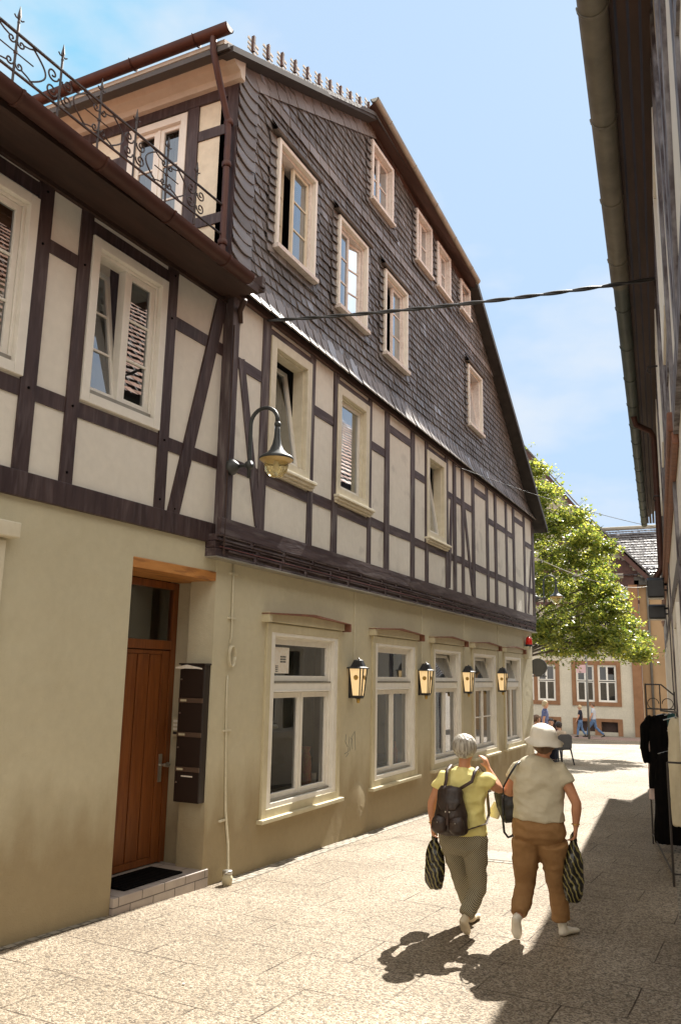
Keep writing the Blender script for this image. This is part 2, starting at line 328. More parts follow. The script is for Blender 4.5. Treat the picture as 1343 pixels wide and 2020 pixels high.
# ------------------------------------------------------------------ the ground
SL = .027
def gz(y): return -SL*max(-40, min(y, 48))
def ground_mat():
    mt, t, b = new_mat('washed_concrete_slabs'); N = t.nodes.new; L = t.links.new
    ge = N('ShaderNodeNewGeometry'); b.inputs['Roughness'].default_value = .75; b.inputs['Specular IOR Level'].default_value = .35
    # pebbles of two sizes
    v1 = N('ShaderNodeTexVoronoi'); v1.inputs['Scale'].default_value = 88; L(ge.outputs['Position'], v1.inputs[0])
    v2 = N('ShaderNodeTexNoise'); v2.inputs['Scale'].default_value = 95; v2.inputs['Detail'].default_value = 3; L(ge.outputs['Position'], v2.inputs[0])
    sp = N('ShaderNodeSeparateColor'); L(v1.outputs['Color'], sp.inputs[0])
    cr = N('ShaderNodeValToRGB'); e = cr.color_ramp.elements; e[0].position = 0; e[0].color = (.12, .10, .075, 1); e[1].position = 1; e[1].color = (.50, .45, .37, 1)
    q = e.new(.3); q.color = (.22, .18, .135, 1); q = e.new(.6); q.color = (.37, .31, .23, 1); q = e.new(.85); q.color = (.44, .38, .30, 1)
    L(sp.outputs[0], cr.inputs[0])
    big = N('ShaderNodeTexNoise'); big.inputs['Scale'].default_value = .8; big.inputs['Detail'].default_value = 7; L(ge.outputs['Position'], big.inputs[0])
    rb = N('ShaderNodeValToRGB'); rb.color_ramp.elements[0].position = .32; rb.color_ramp.elements[1].position = .7
    rb.color_ramp.elements[0].color = (.62, .585, .535, 1); rb.color_ramp.elements[1].color = (.97, .95, .92, 1); L(big.outputs[0], rb.inputs[0])
    x = N('ShaderNodeMix'); x.data_type = 'RGBA'; x.blend_type = 'MULTIPLY'; x.inputs[0].default_value = 1; L(cr.outputs[0], x.inputs[6]); L(rb.outputs[0], x.inputs[7])
    # slab joints
    mp = N('ShaderNodeMapping'); mp.inputs['Rotation'].default_value = (0, 0, radians(2)); L(ge.outputs['Position'], mp.inputs[0])
    wob = N('ShaderNodeTexNoise'); wob.inputs['Scale'].default_value = 1.3; L(ge.outputs['Position'], wob.inputs[0])
    wv = N('ShaderNodeVectorMath'); wv.operation = 'MULTIPLY_ADD'; wv.inputs[1].default_value = (.03, .03, 0); L(wob.outputs['Color'], wv.inputs[0]); L(mp.outputs[0], wv.inputs[2])
    br = N('ShaderNodeTexBrick'); br.inputs['Scale'].default_value = 1; br.inputs['Mortar Size'].default_value = .006; br.inputs['Mortar Smooth'].default_value = .3
    br.inputs['Brick Width'].default_value = .9; br.inputs['Row Height'].default_value = .6; br.offset = .42
    br.inputs['Color1'].default_value = (1, 1, 1, 1); br.inputs['Color2'].default_value = (.93, .925, .92, 1); br.inputs['Mortar'].default_value = (.22, .18, .14, 1)
    L(wv.outputs[0], br.inputs[0])
    # joints are half filled with grit: break them up
    jn = N('ShaderNodeTexNoise'); jn.inputs['Scale'].default_value = 2.1; jn.inputs['Detail'].default_value = 4; L(ge.outputs['Position'], jn.inputs[0])
    jr = N('ShaderNodeMapRange'); jr.inputs[1].default_value = .38; jr.inputs[2].default_value = .6; jr.inputs[3].default_value = .1; jr.inputs[4].default_value = 1; L(jn.outputs[0], jr.inputs[0])
    y = N('ShaderNodeMix'); y.data_type = 'RGBA'; y.blend_type = 'MULTIPLY'; L(jr.outputs[0], y.inputs[0]); L(x.outputs[2], y.inputs[6]); L(br.outputs['Color'], y.inputs[7])
    L(y.outputs[2], b.inputs['Base Color'])
    h = N('ShaderNodeMath'); h.operation = 'MULTIPLY_ADD'; h.inputs[1].default_value = -.9; L(v1.outputs['Distance'], h.inputs[0]); L(v2.outputs[0], h.inputs[2])
    h2 = N('ShaderNodeMath'); h2.operation = 'MULTIPLY_ADD'; h2.inputs[1].default_value = -1.4; L(br.outputs['Fac'], h2.inputs[0]); L(h.outputs[0], h2.inputs[2])
    bu = N('ShaderNodeBump'); bu.inputs['Strength'].default_value = .8; bu.inputs['Distance'].default_value = .006; L(h2.outputs[0], bu.inputs['Height']); L(bu.outputs[0], b.inputs['Normal'])
    return mt
M['ground'] = ground_mat()
def brickmat(name, c1, c2, mortar, bw, rh, ms, rot=0, rough=.8, bump=.6, plane='XY', dist=.01):
    mt, t, b = new_mat(name); N = t.nodes.new; L = t.links.new
    ge = N('ShaderNodeNewGeometry'); b.inputs['Roughness'].default_value = rough
    src = ge.outputs['Position']
    if plane != 'XY':
        sp = N('ShaderNodeSeparateXYZ'); cb = N('ShaderNodeCombineXYZ'); L(src, sp.inputs[0])
        L(sp.outputs[plane[0]], cb.inputs[0]); L(sp.outputs[plane[1]], cb.inputs[1]); src = cb.outputs[0]
    mp = N('ShaderNodeMapping'); mp.inputs['Rotation'].default_value = (0, 0, rot); L(src, mp.inputs[0])
    br = N('ShaderNodeTexBrick'); br.inputs['Scale'].default_value = 1; br.inputs['Mortar Size'].default_value = ms; br.inputs['Brick Width'].default_value = bw; br.inputs['Row Height'].default_value = rh
    br.inputs['Color1'].default_value = (*c1, 1); br.inputs['Color2'].default_value = (*c2, 1); br.inputs['Mortar'].default_value = (*mortar, 1); br.inputs['Mortar Smooth'].default_value = .2
    L(mp.outputs[0], br.inputs[0])
    nz = N('ShaderNodeTexNoise'); nz.inputs['Scale'].default_value = 7; nz.inputs['Detail'].default_value = 6; L(ge.outputs['Position'], nz.inputs[0])
    r = N('ShaderNodeMapRange'); r.inputs[3].default_value = .7; r.inputs[4].default_value = 1.25; L(nz.outputs[0], r.inputs[0])
    x = N('ShaderNodeVectorMath'); x.operation = 'SCALE'; L(br.outputs['Color'], x.inputs[0]); L(r.outputs[0], x.inputs['Scale']); L(x.outputs[0], b.inputs['Base Color'])
    h = N('ShaderNodeMath'); h.operation = 'MULTIPLY_ADD'; h.inputs[1].default_value = -1; L(br.outputs['Fac'], h.inputs[0]); L(nz.outputs[0], h.inputs[2])
    bu = N('ShaderNodeBump'); bu.inputs['Strength'].default_value = bump; bu.inputs['Distance'].default_value = dist; L(h.outputs[0], bu.inputs['Height']); L(bu.outputs[0], b.inputs['Normal'])
    return mt
M['cobble'] = brickmat('granite_setts', (.26, .23, .18), (.34, .30, .24), (.14, .12, .09), .11, .10, .012)
M['redpave'] = brickmat('reddish_paving', (.30, .20, .17), (.38, .27, .23), (.15, .12, .1), .2, .1, .006)
M['tilestep'] = brickmat('step_tiles', (.36, .30, .26), (.42, .36, .31), (.12, .10, .085), .28, .098, .005, plane='YZ', rough=.6)
M['tiletop'] = brickmat('step_top_tiles', (.33, .28, .25), (.38, .33, .29), (.10, .085, .07), .28, .28, .005, rough=.6)
mb = MB(); ys = [-60, -40] + list(range(-36, 49, 4)) + [100, 300, 900]
xs = [-600, -60, -20, -4, 0, 8, 60, 600]
V = [[mb.v((x, y, gz(y))) for x in xs] for y in ys]
for i in range(len(ys)-1):
    for j in range(len(xs)-1): mb.f([V[i][j], V[i][j+1], V[i+1][j+1], V[i+1][j]])
g = mb.build('ground', M['ground']); tag(g, kind='structure')
def strip(name, mat, pts, h=.004):
    mb = MB(); mb.f([mb.v((x, y, gz(y)+h)) for x, y in pts]); return tag(mb.build(name, mat), kind='structure')

# ------------------------------------------------------------------ frames of the three street fronts
XM, XU = -4.6, -4.5                      # ground-floor plane and jettied upper plane of the gabled house
def TG(u, o, z): return Vector((XM+o, u, z))
def TU(u, o, z): return Vector((XU+o, u, z))
AL = radians(2.76); DL = Vector((sin(AL), cos(AL), 0)); NL = Vector((cos(AL), -sin(AL), 0)); P0 = Vector((-4.6, 7.05, 0))
def TL(u, o, z): return P0+DL*u+NL*o+Vector((0, 0, z))
AR = radians(-4.7); DR = Vector((sin(AR), cos(AR), 0)); NR = Vector((cos(AR), -sin(AR), 0)); LATR = .18
def TR(u, o, z): return DR*u+NR*(LATR-o)+Vector((0, 0, z))
def TS(u, o, z): return Vector((u, 6.5-o, z))                     # side wall of the gabled house; u = world x

# cobble strips along the wall feet
strip('gutter_setts', M['cobble'], [(XM-.02, 7.0), (XM+.16, 7.0), (XM+.16, 20.9), (XM-.02, 20.9)])
pL = [TL(u, o, 0) for u, o in ((-12, -.02), (-12, .06), (-1.6, .06), (-1.6, -.02))]
strip('edge_setts', M['cobble'], [(p.x, p.y) for p in pL], .005)
pR = [TR(u, o, 0) for u, o in ((3, 0), (3, .13), (22.9, .13), (22.9, 0))]
strip('kerb_setts', M['cobble'], [(p.x, p.y) for p in pR], .006)
strip('pavement', M['redpave'], [(-14, 42.5), (-4.0, 43.3), (-4.0, 46.6), (-14, 46.6)], .004)
strip('far_setts', M['cobble'], [(-14, 46.6), (-4.0, 46.6), (-4.0, 48), (-14, 48)], .008)

# ------------------------------------------------------------------ window maker
def shift(T, du=0, do=0, dz=0): return lambda u, o, z: T(u+du, o+do, z+dz)
def sash(T, parent, u0, u1, z0, z1, o, fw=.055, th=.05, mz=0, mu=0, tilt=0, swing=0, mat='white', glass='glassup'):
    def TT(u, oo, z):
        oo2 = oo-(z-z0)*tan(tilt) if tilt else oo
        if swing > 0: oo2 -= (u-u0)*sin(swing); u = u0+(u-u0)*cos(swing)
        if swing < 0: oo2 -= (u1-u)*sin(-swing); u = u1-(u1-u)*cos(swing)
        return T(u, o+oo2, z)
    mb = MB(TT)
    mb.box(u0, -th, z0, u0+fw, 0, z1); mb.box(u1-fw, -th, z0, u1, 0, z1)
    mb.box(u0+fw, -th, z0, u1-fw, 0, z0+fw); mb.box(u0+fw, -th, z1-fw, u1-fw, 0, z1)
    for k in range(mz):
        zz = z0+fw+(z1-z0-2*fw)*(k+1)/(mz+1); mb.box(u0+fw, -th*.8, zz-.011, u1-fw, -.008, zz+.011)
    for k in range(mu):
        uu = u0+fw+(u1-u0-2*fw)*(k+1)/(mu+1); mb.box(uu-.012, -th*.75, z0+fw, uu+.012, -.01, z1-fw)
    mb.build('sash', M[mat], parent, bevel=.004)
    mb = MB(TT); mb.quad((u0+fw, -th*.5, z0+fw), (u1-fw, -th*.5, z0+fw), (u1-fw, -th*.5, z1-fw), (u0+fw, -th*.5, z1-fw)); mb.build('pane', M[glass], parent)
def ring(mb, u0, u1, z0, z1, w, b0, b1, wt=None, wb=None):
    wt = wt or w; wb = wb or w
    mb.box(u0, b0, z0, u0+w, b1, z1); mb.box(u1-w, b0, z0, u1, b1, z1)
    mb.box(u0+w, b0, z0, u1-w, b1-.001, z0+wb); mb.box(u0+w, b0, z1-wt, u1-w, b1-.001, z1)

# ================================================================== THE SLATED GABLE HOUSE
H = empty('slated_gable_house', (XM, 13, gz(13)), 'half-timbered house with a slate-hung gable above a khaki plastered ground floor with five shop windows', 'house')
GW = [(7.75, 9.47), (10.62, 12.25), (13.08, 14.62), (15.37, 17.02), (17.73, 19.22)]
GZ0, GZ1 = .29, 2.27
UW = [(7.38, 8.35), (9.08, 10.10), (12.50, 13.48)]
UZ0, UZ1 = 4.02, 5.49
SW = [(7.31, 8.27, 6.57, 7.93), (8.93, 9.88, 6.54, 7.84), (10.53, 11.47, 6.49, 7.83), (14.80, 15.76, 6.63, 7.86)]
TW = [(9.99, 10.84, 8.72, 9.68), (11.90, 12.67, 8.68, 9.62), (12.97, 13.72, 8.70, 9.56), (14.36, 14.99, 8.85, 9.48)]
Y0, Y1 = 6.5, 20.45
wall(TG, [(6.7, -.75), (Y1, -.75), (Y1, 2.88), (6.7, 2.88)], [rect(a+.03, b-.03, GZ0+.03, GZ1-.03) for a, b in GW], -.3, 0, 'wall', M['khaki'], H)
wall(TU, [(6.64, 3.12), (Y1, 3.12), (Y1, 5.72), (6.64, 5.72)], [rect(a+.03, b-.03, UZ0+.03, UZ1-.03) for a, b in UW], -.22, 0, 'infill', M['cream'], H)
OUT = [(6.5, 5.72), (Y1, 5.72), (Y1-.02, 5.78), (15.25, 9.62), (10.12, 10.10), (6.5, 8.37)]
XS = XU+.02
def TSl(u, o, z): return Vector((XS+o, u, z))
wall(TSl, OUT, [rect(a+.03, b-.03, c+.03, d-.03) for a, b, c, d in SW+TW], -.22, 0, 'slate_backing', M['slateback'], H)
# bulges in the plaster where it was patched, at the foot of the wall
for (u, z, ru, rz, d) in ((10.15, .12, .38, .42, .035), (7.42, .10, .2, .3, .014)):
    mb = MB(TG); n = 28; rings = []
    for i in range(7):
        f = i/6; rings.append([mb.v((u+ru*f*cos(2*pi*j/n)*(1+.10*noise.noise(Vector((j*.7, u, 0)))), d*(1-f*f)**1.0-.004 + (.006*noise.noise(Vector((i*1.7, j*.9, u))) if 0 < i < 6 else 0), z+rz*f*sin(2*pi*j/n)-.12*f)) for j in range(n)])
    for i in range(6):
        for j in range(n): mb.f([rings[i][j], rings[i][(j+1)%n], rings[i+1][(j+1)%n], rings[i+1][j]])
    bmesh.ops.remove_doubles(mb.bm, verts=mb.bm.verts, dist=.0005)
    mb.build('plaster_patch', M['khaki'], H, smooth=True)

# upper timber frame
mb = MB(TU); rnd = random.Random(3)
def post(u0, u1, z0, z1, wob=.008):
    o = .014+rnd.random()*.01
    pts = [(u0+rnd.uniform(-wob, wob), z0), (u1+rnd.uniform(-wob, wob), z0), (u1+rnd.uniform(-wob, wob), (z0+z1)/2), (u1, z1), (u0, z1), (u0+rnd.uniform(-wob, wob), (z0+z1)/2)]
    mb.prism(pts, -.02, o)
PZ0, PZ1 = 3.27, 5.70
posts = [(6.56, 6.745), (7.31, 7.49)]
mb.box(6.62, -.25, 3.0, 6.75, .008, 5.69); post(7.22, 7.38, PZ0, PZ1)
for a, b in ((8.35, 8.47), (8.99, 9.13), (10.10, 10.22), (10.71, 10.87), (11.77, 11.95), (12.44, 12.58), (13.48, 13.62),
             (13.92, 14.08), (14.42, 14.58), (15.09, 15.26), (16.09, 16.27), (16.73, 16.91), (17.65, 17.83), (18.30, 18.49), (19.35, 19.54), (20.24, 20.46)):
    post(a, b, PZ0, PZ1)
each(mb, 'timber_post', M['timber_old'], H)
mb = MB(TU)
def rail(a, b, z0, z1, o=.012, dz=0): mb.prism([(a, z0), (b, z0+dz), (b, z1+dz), (a, z1)], -.02, o)
allp = [6.75, 7.22, 7.38, 8.35, 8.47, 8.99, 9.13, 10.10, 10.22, 10.71, 10.87, 11.77, 11.95, 12.44, 12.58, 13.48, 13.62, 13.92, 14.08, 14.42, 14.58, 15.09, 15.26, 16.09, 16.27, 16.73, 16.91, 17.65, 17.83, 18.30, 18.49, 19.35, 19.54, 20.24]
for i in range(0, len(allp), 2):
    a, b = allp[i], allp[i+1]; win = any(abs(a-w0) < .12 or (a < w0+.2 and b > w1-.2) for w0, w1 in UW)
    j = rnd.uniform(-.02, .02)
    rail(a, b, 3.79+j, 3.92+j, .012, rnd.uniform(-.015, .015))
    if not win:
        if (b-a) > .8: rail(a, b, 5.33+j, 5.45+j)
        else: rail(a, b, 4.90+j, 5.02+j)
    else: rail(a-.02, b+.02, 5.50, 5.58)
each(mb, 'timber_rail', M['timber_h'], H)
mb = MB(TU)
for p, q in (((6.80, 5.0), (7.26, 3.3)), ((13.86, 4.95), (13.66, 3.3)), ((14.60, 4.9), (15.10, 3.3)), ((20.2, 4.85), (19.72, 3.3))): mb.beam(p, q, .12, -.02, .017)
each(mb, 'timber_brace', M['timber_old'], H)
mb = MB(TU); mb.box(6.55, -.02, 3.10, Y1+.01, .03, 3.265); mb.build('sill_beam', M['timber_h'], H)
# jetty: three profiled boards with long grooves
mb = MB(TG); rnd = random.Random(5)
for k, (z0, z1, o) in enumerate(((3.035, 3.10, .125), (2.965, 3.03, .115), (2.88, 2.96, .12))):
    mb.box(6.52, -.05, z0, Y1, o-.025, z1)
    u = 6.52+.1*k
    while u < Y1-.2:
        l = rnd.uniform(.5, .72); e = min(u+l, Y1)
        mb.box(u, o-.025, z0, e, o, z0+.02); mb.box(u, o-.025, z1-.02, e, o, z1); mb.box(e-.05, o-.025, z0+.02, e, o, z1-.02); u = e+.015
mb.build('jetty_moulding', M['timber_h'], H, bevel=.004)
mb = MB(TG); mb.box(6.55, .126, 2.968, Y1, .129, 2.976); each(mb, 'red_paint_line', M['red_paint'], H)
mb = MB(TG); mb.prism([(6.5, 2.862), (Y1+.1, 2.862), (Y1+.1, 2.876), (6.5, 2.876)], .0, .132); mb.build('drip_flashing', M['zinc'], H)
# plate under the slate skirt
mb = MB(TU); mb.box(6.5, -.01, 5.63, Y1, .05, 5.70); mb.build('eaves_board', M['brownsoffit'], H)

# slates
def hit(u, z, rs, pad):
    return any(a-pad < u < b+pad and c-pad < z < d+pad for a, b, c, d in rs)
def inside(u, z):
    if u < 6.52 or u > 20.4: return False
    top = 8.37+(u-6.5)*.478 if u < 10.12 else (10.10-(u-10.12)*.0936 if u < 15.25 else 9.62-(u-15.25)*.742)
    return z < top-.02
RS = SW+TW
rnd = random.Random(11)
mb = MB(TSl)
ch, cw, sk = .118, .165, .07
row = 0; z = 5.92
def slate(mb, pts, oL, oR, lift):
    """pts tl,tr,br,bl ; thin slab standing proud at the bottom"""
    os_ = (.004+lift*0, .004, oR, oL)
    P = [mb.v((p[0], o_, p[1])) for p, o_ in zip(pts, os_)]
    mb.f(P)
    Q = [mb.v((p[0], o_-.014, p[1])) for p, o_ in zip(pts, os_)]
    mb.f([P[3], P[2], Q[2], Q[3]]); mb.f([P[0], P[3], Q[3], Q[0]]); mb.f([P[2], P[1], Q[1], Q[2]])
    # weld inside one slate so it stays one island
while z < 10.1:
    u = 6.3+(row*.11) % cw + rnd.uniform(-.02, .02)
    h = ch*rnd.uniform(.93, 1.07)
    band = abs(z+.05-8.33) < .10
    while u < 20.5:
        wd = cw*rnd.uniform(.75, 1.25); cu, cz = u+wd/2, z+h/2
        if inside(cu, cz+.05) and inside(cu, z+h) and not hit(cu, cz, RS, .10) and not (8.26 < cz < 8.46) and cu > 6.80:
            t = rnd.uniform(-.004, .006)
            slate(mb, [(u-sk, z+h+.03), (u+wd-sk, z+h+.03), (u+wd+.012, z+rnd.uniform(-.006, .006)), (u, z+rnd.uniform(-.006, .006))], .026+t, .016+t, 0)
        u += wd
    z += h; row += 1
mb.build('slate_cladding', M['slate'], H, recalc=False)
# bands: skirt, middle band, verge band, corner scallops, window surrounds
mb = MB(TSl); rnd = random.Random(12)
u = 6.48
while u < 20.46:      # flared skirt
    wd = rnd.uniform(.20, .27); a, b = u, min(u+wd, 20.48)
    t = rnd.uniform(0, .008)
    P = [mb.v((a, .012, 5.98)), mb.v((b+.004, .010, 5.98)), mb.v((b+.004, .055, 5.80)), mb.v((a, .060+t, 5.80)), mb.v((b+.004, .118+t, 5.665)), mb.v((a, .126+t, 5.665))]
    mb.f([P[0], P[1], P[2], P[3]]); mb.f([P[3], P[2], P[4], P[5]])
    Q = [mb.v((a, .112+t, 5.655)), mb.v((b+.004, .104+t, 5.655))]; mb.f([P[5], P[4], Q[1], Q[0]])
    u += wd
u = 6.86
while u < 16.9:
    wd = rnd.uniform(.2, .3); t = rnd.uniform(0, .006)
    if not hit(u+wd/2, 8.36, RS, .02): slate(mb, [(u, 8.46), (u+wd, 8.46), (u+wd+.01, 8.245), (u, 8.245)], .034+t, .024+t, 0)
    u += wd
# along the verges
def vband(p, q, width, n, below=True):
    du, dz = (q[0]-p[0])/n, (q[1]-p[1])/n; l = hypot(du, dz); nx, nz_ = dz/l*width, -du/l*width
    for i in range(n):
        a = (p[0]+du*i, p[1]+dz*i); b = (a[0]+du, a[1]+dz); t = rnd.uniform(0, .008)
        slate(mb, [a, b, (b[0]+nx, b[1]+nz_), (a[0]+nx, a[1]+nz_)], .036+t, .03+t, 0)
vband((6.75, 8.44), (10.05, 10.03), .26, 15)
vband((15.3, 9.56), (20.4, 5.80), .16, 30)
mb.build('slate_band', M['slateband'], H, recalc=False)
mb = MB(TSl); z = 5.75
while z < 8.3:        # scalloped corner slates
    h = rnd.uniform(.13, .16); n = 7; t = rnd.uniform(0, .012)
    if z > 5.95:
        top = [(6.47, z+h+.04), (6.86, z+h+.04)]
        bot = [(6.84-.37*k/n, z-.045*sin(pi*k/n)-.05*(1-k/n)) for k in range(n+1)]
        vs = [mb.v((p[0], .006, p[1])) for p in top] + [mb.v((p[0], .034+t, p[1])) for p in bot]
        mb.f(vs); low = [mb.v((p[0], .018+t, p[1])) for p in bot]
        for i in range(n): mb.f([vs[2+i], vs[3+i], low[i+1], low[i]])
    z += h
for (a, b, c, d) in SW+TW:
    z = c-.12
    while z < d:
        h = rnd.uniform(.10, .14)
        for x0, x1 in ((a-.15, a+.005), (b-.005, b+.13)):
            t = rnd.uniform(0, .008); slate(mb, [(x0, z+h+.02), (x1, z+h+.02), (x1, z), (x0, z-.03)], .04+t, .03+t, 0)
        z += h
    u = a-.1
    while u < b+.05: slate(mb, [(u, c-.0), (u+.2, c-.0), (u+.2, c-.16), (u, c-.16)], .04, .034, 0); u += .2
mb.build('slate_trim', M['slate'], H, recalc=False)
for (a, b, c, d) in SW:      # little slate hoods over the gable windows
    mb = MB(TSl); n = 5
    for i in range(n):
        x0 = a-.13+(b-a+.22)*i/n; x1 = a-.13+(b-a+.22)*(i+1)/n
        mb.quad((x0, .02, d+.17), (x1, .02, d+.17), (x1, .10, d+.03), (x0, .105, d+.03)); mb.quad((x0, .105, d+.03), (x1, .10, d+.03), (x1, .085, d+.015), (x0, .09, d+.015))
        mb.quad((x0, .09, d+.015), (x1, .085, d+.015), (x1, .0, d+.03), (x0, .0, d+.03))
    bmesh.ops.remove_doubles(mb.bm, verts=mb.bm.verts, dist=.002); mb.build('window_hood', M['slate'], H, recalc=False)

# ground-floor windows
GTILT = [0, 0, 18, 16, 18]
for i, (a, b) in enumerate(GW):
    c, d = GZ0, GZ1
    mb = MB(TG); ring(mb, a-.07, b+.07, c-.02, d+.04, .095, -.05, .03)
    wn = mb.build('window', M['tan'], H, bevel=.006)
    mb = MB(TG); ring(mb, a+.022, b-.022, c+.03, d-.0, .095, -.14, .02); ring(mb, a+.112, b-.112, c+.10, d-.08, .04, -.16, -.03)
    zt = 1.62
    mb.box(a+.15, -.15, zt-.04, b-.15, -.015, zt+.045); mb.box(a+.15, -.13, zt-.055, b-.15, .0, zt-.038)
    mb.box(a+.07, -.14, c+.03, b-.07, .02, c+.075)
    mb.build('frame', M['white'], wn, bevel=.005)
    um = (a+b)/2
    A, B = a+.15, b-.15
    mb = MB(TG); mb.box(A, -.10, zt+.046, B, -.01, zt+.062); mb.box(A, -.1, c+.13, B, -.012, c+.15); each(mb, 'weather_bar', M['zinc'], wn)
    sash(TG, wn, A, um-.005, c+.14, zt-.06, -.05, .06, .05, mz=(1 if i == 3 else 0), glass='glass')
    sash(TG, wn, um+.005, B, c+.14, zt-.06, -.05, .06, .05, mz=(1 if i == 3 else 0), glass='glass')
    sash(TG, wn, A, B, zt+.065, d-.12, -.05, .06, .05, tilt=radians(GTILT[i]), glass='glass')
    # sill
    mb = MB(TG); mb.prism([(a-.12, c-.055), (b+.12, c-.055), (b+.12, c-.012), (a-.12, c-.012)], -.02, .075); mb.build('sill', M['tan'], wn, bevel=.006)
    # shallow pediment
    dz = .015*rnd.uniform(-1, 1)
    mb = MB(TG); z0 = d+.05; um2 = um
    mb.prism([(a-.10, z0), (b+.10, z0), (b+.10, z0+.085), (um2, z0+.13), (a-.10, z0+.085)], -.02, .05)
    mb.box(a-.16, -.02, z0-.01, a-.10, .10, z0+.10)
    pd = mb.build('pediment', M['tan'], wn, bevel=.004)
    mb = MB(TG); t_ = .024
    mb.prism([(a-.165, z0+.088), (um2, z0+.138), (b+.165, z0+.088), (b+.165, z0-.012), (b+.135, z0-.012), (b+.135, z0+.088-t_*.2), (um2, z0+.138-t_), (a-.165, z0+.10-t_)], -.02, .115)
    mb.build('pediment_cap', M['pedcap'], wn)
    if i in (1, 2, 3, 4):
        mb = MB(TG); n = 26; V0 = []
        x0, x1 = (A+.02, A+.42) if i in (2, 3) else (B-.3, B-.02)
        for k in range(n+1):
            uu = x0+(x1-x0)*k/n; V0.append((mb.v((uu, -.30+.02*sin(k*1.5), c+.15)), mb.v((uu, -.30+.015*sin(k*1.5+.5), zt-.02))))
        for k in range(n): mb.f([V0[k][0], V0[k+1][0], V0[k+1][1], V0[k][1]])
        mb.build('curtain', M['curtain'], wn, smooth=True)
# upper-floor windows
for i, (a, b) in enumerate(UW):
    c, d = UZ0, UZ1
    mb = MB(TU); ring(mb, a-.0, b+.0, c-.01, d+.01, .115, -.16, .035); ring(mb, a+.112, b-.112, c+.10, d-.10, .025, -.16, -.02)
    wn = mb.build('window', M['creamframe'], H, bevel=.006)
    sash(TU, wn, a+.135, b-.135, c+.125, d-.125, -.055, .05, .05, tilt=radians([9, 0, 9][i]))
    mb = MB(TU)
    for k, (o, z0, z1) in enumerate(((.10, c-.045, c-.01), (.075, c-.08, c-.046), (.05, c-.11, c-.081))): mb.box(a-.06+k*.01, -.01, z0, b+.07-k*.01, o, z1)
    mb.build('sill', M['creamframe'], wn, bevel=.006)
    mb = MB(TU); V0 = []; n = 22
    for k in range(n+1):
        uu = a+.05+(b-a-.1)*k/n; V0.append((mb.v((uu, -.36+.02*sin(k*1.7), c+.1)), mb.v((uu, -.36+.015*sin(k*1.7), d-.1))))
    for k in range(n): mb.f([V0[k][0], V0[k+1][0], V0[k+1][1], V0[k][1]])
    mb.build('curtain', M['curtain'], wn, smooth=True)
# slate windows: pairs of narrow casements
for i, (a, b, c, d) in enumerate(SW):
    mb = MB(TSl); ring(mb, a, b, c, d, .05, -.20, .06)
    wn = mb.build('window', M['white'], H, bevel=.005)
    mb = MB(TSl); ring(mb, a+.048, b-.048, c+.045, d-.05, .032, -.20, -.0); mb.box(a-.02, -.02, c-.05, b+.02, .10, c+.005); mb.build('frame', M['pink'], wn, bevel=.004)
    um = (a+b)/2; A, B = a+.082, b-.082
    if i < 3:
        sw = [(.30, 0), (0, -.22), (.22, 0)][i]
        sash(TSl, wn, A, um-.003, c+.08, d-.085, -.03, .04, .04, mz=2, swing=sw[0], mat='pink' if i else 'creamframe', tilt=radians([7, 0, 6][i])*0)
        sash(TSl, wn, um+.003, B, c+.08, d-.085, -.03, .04, .04, mz=2, swing=sw[1], mat='pink' if i else 'creamframe')
    else:
        sash(TSl, wn, A, B, c+.08, d-.085, -.03, .04, .04, tilt=radians(8), mat='pink')
for i, (a, b, c, d) in enumerate(TW):
    mb = MB(TSl); ring(mb, a, b, c, d, .06, -.16, .055)
    wn = mb.build('window', M['pink'], H, bevel=.005)
    um = (a+b)/2
    sash(TSl, wn, a+.065, um-.003, c+.06, d-.06, -.03, .04, .04, mz=1, mat='pink'); sash(TSl, wn, um+.003, b-.065, c+.06, d-.06, -.03, .04, .04, mz=1, mat='pink')
    mb = MB(TSl); mb.box(a-.02, -.02, c-.04, b+.02, .085, c-.001); mb.build('sill', M['pink'], wn)
# interior: floors, back wall, ceilings (seen through the panes)
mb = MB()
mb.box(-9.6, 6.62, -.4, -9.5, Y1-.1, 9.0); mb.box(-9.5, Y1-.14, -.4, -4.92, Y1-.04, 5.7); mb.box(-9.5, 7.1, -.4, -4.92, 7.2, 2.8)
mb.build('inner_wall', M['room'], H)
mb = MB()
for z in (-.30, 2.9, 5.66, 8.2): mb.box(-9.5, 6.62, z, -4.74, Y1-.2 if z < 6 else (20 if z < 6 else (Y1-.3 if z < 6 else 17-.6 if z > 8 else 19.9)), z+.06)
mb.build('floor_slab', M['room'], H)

# roof
ZL = lambda y: 8.50+.469*(y-6.81)
ZR = lambda y: 21.216-.765*y+.02
mb = MB()
A_, B_, C_, D_, E_ = (-4.33, 6.05, ZL(6.05)), (-4.28, 9.75, 9.90), (-5.45, 12.88, 11.40), (-4.30, 14.85, 9.66), (-4.18, 20.52, ZR(20.52))
A2, C2, E2 = (-12, 6.05, ZL(6.05)), (-12, 12.88, 11.40), (-12, 20.52, ZR(20.52))
for t in (.02, -.04):
    vs = {k: mb.v((p[0], p[1], p[2]+t)) for k, p in dict(A=A_, B=B_, C=C_, D=D_, E=E_, A2=A2, C2=C2, E2=E2).items()}
    for f in (('A', 'B', 'C', 'C2', 'A2'), ('B', 'D', 'C'), ('D', 'E', 'E2', 'C2', 'C')): mb.f([vs[k] for k in f])
    if t > 0: top = vs
    else:
        for a, b in (('A', 'B'), ('B', 'D'), ('D', 'E'), ('E', 'E2'), ('A2', 'A')): mb.f([top[a], top[b], vs[b], vs[a]])
mb.build('roof', M['slateroof'], H)
mb = MB()            # verge boards
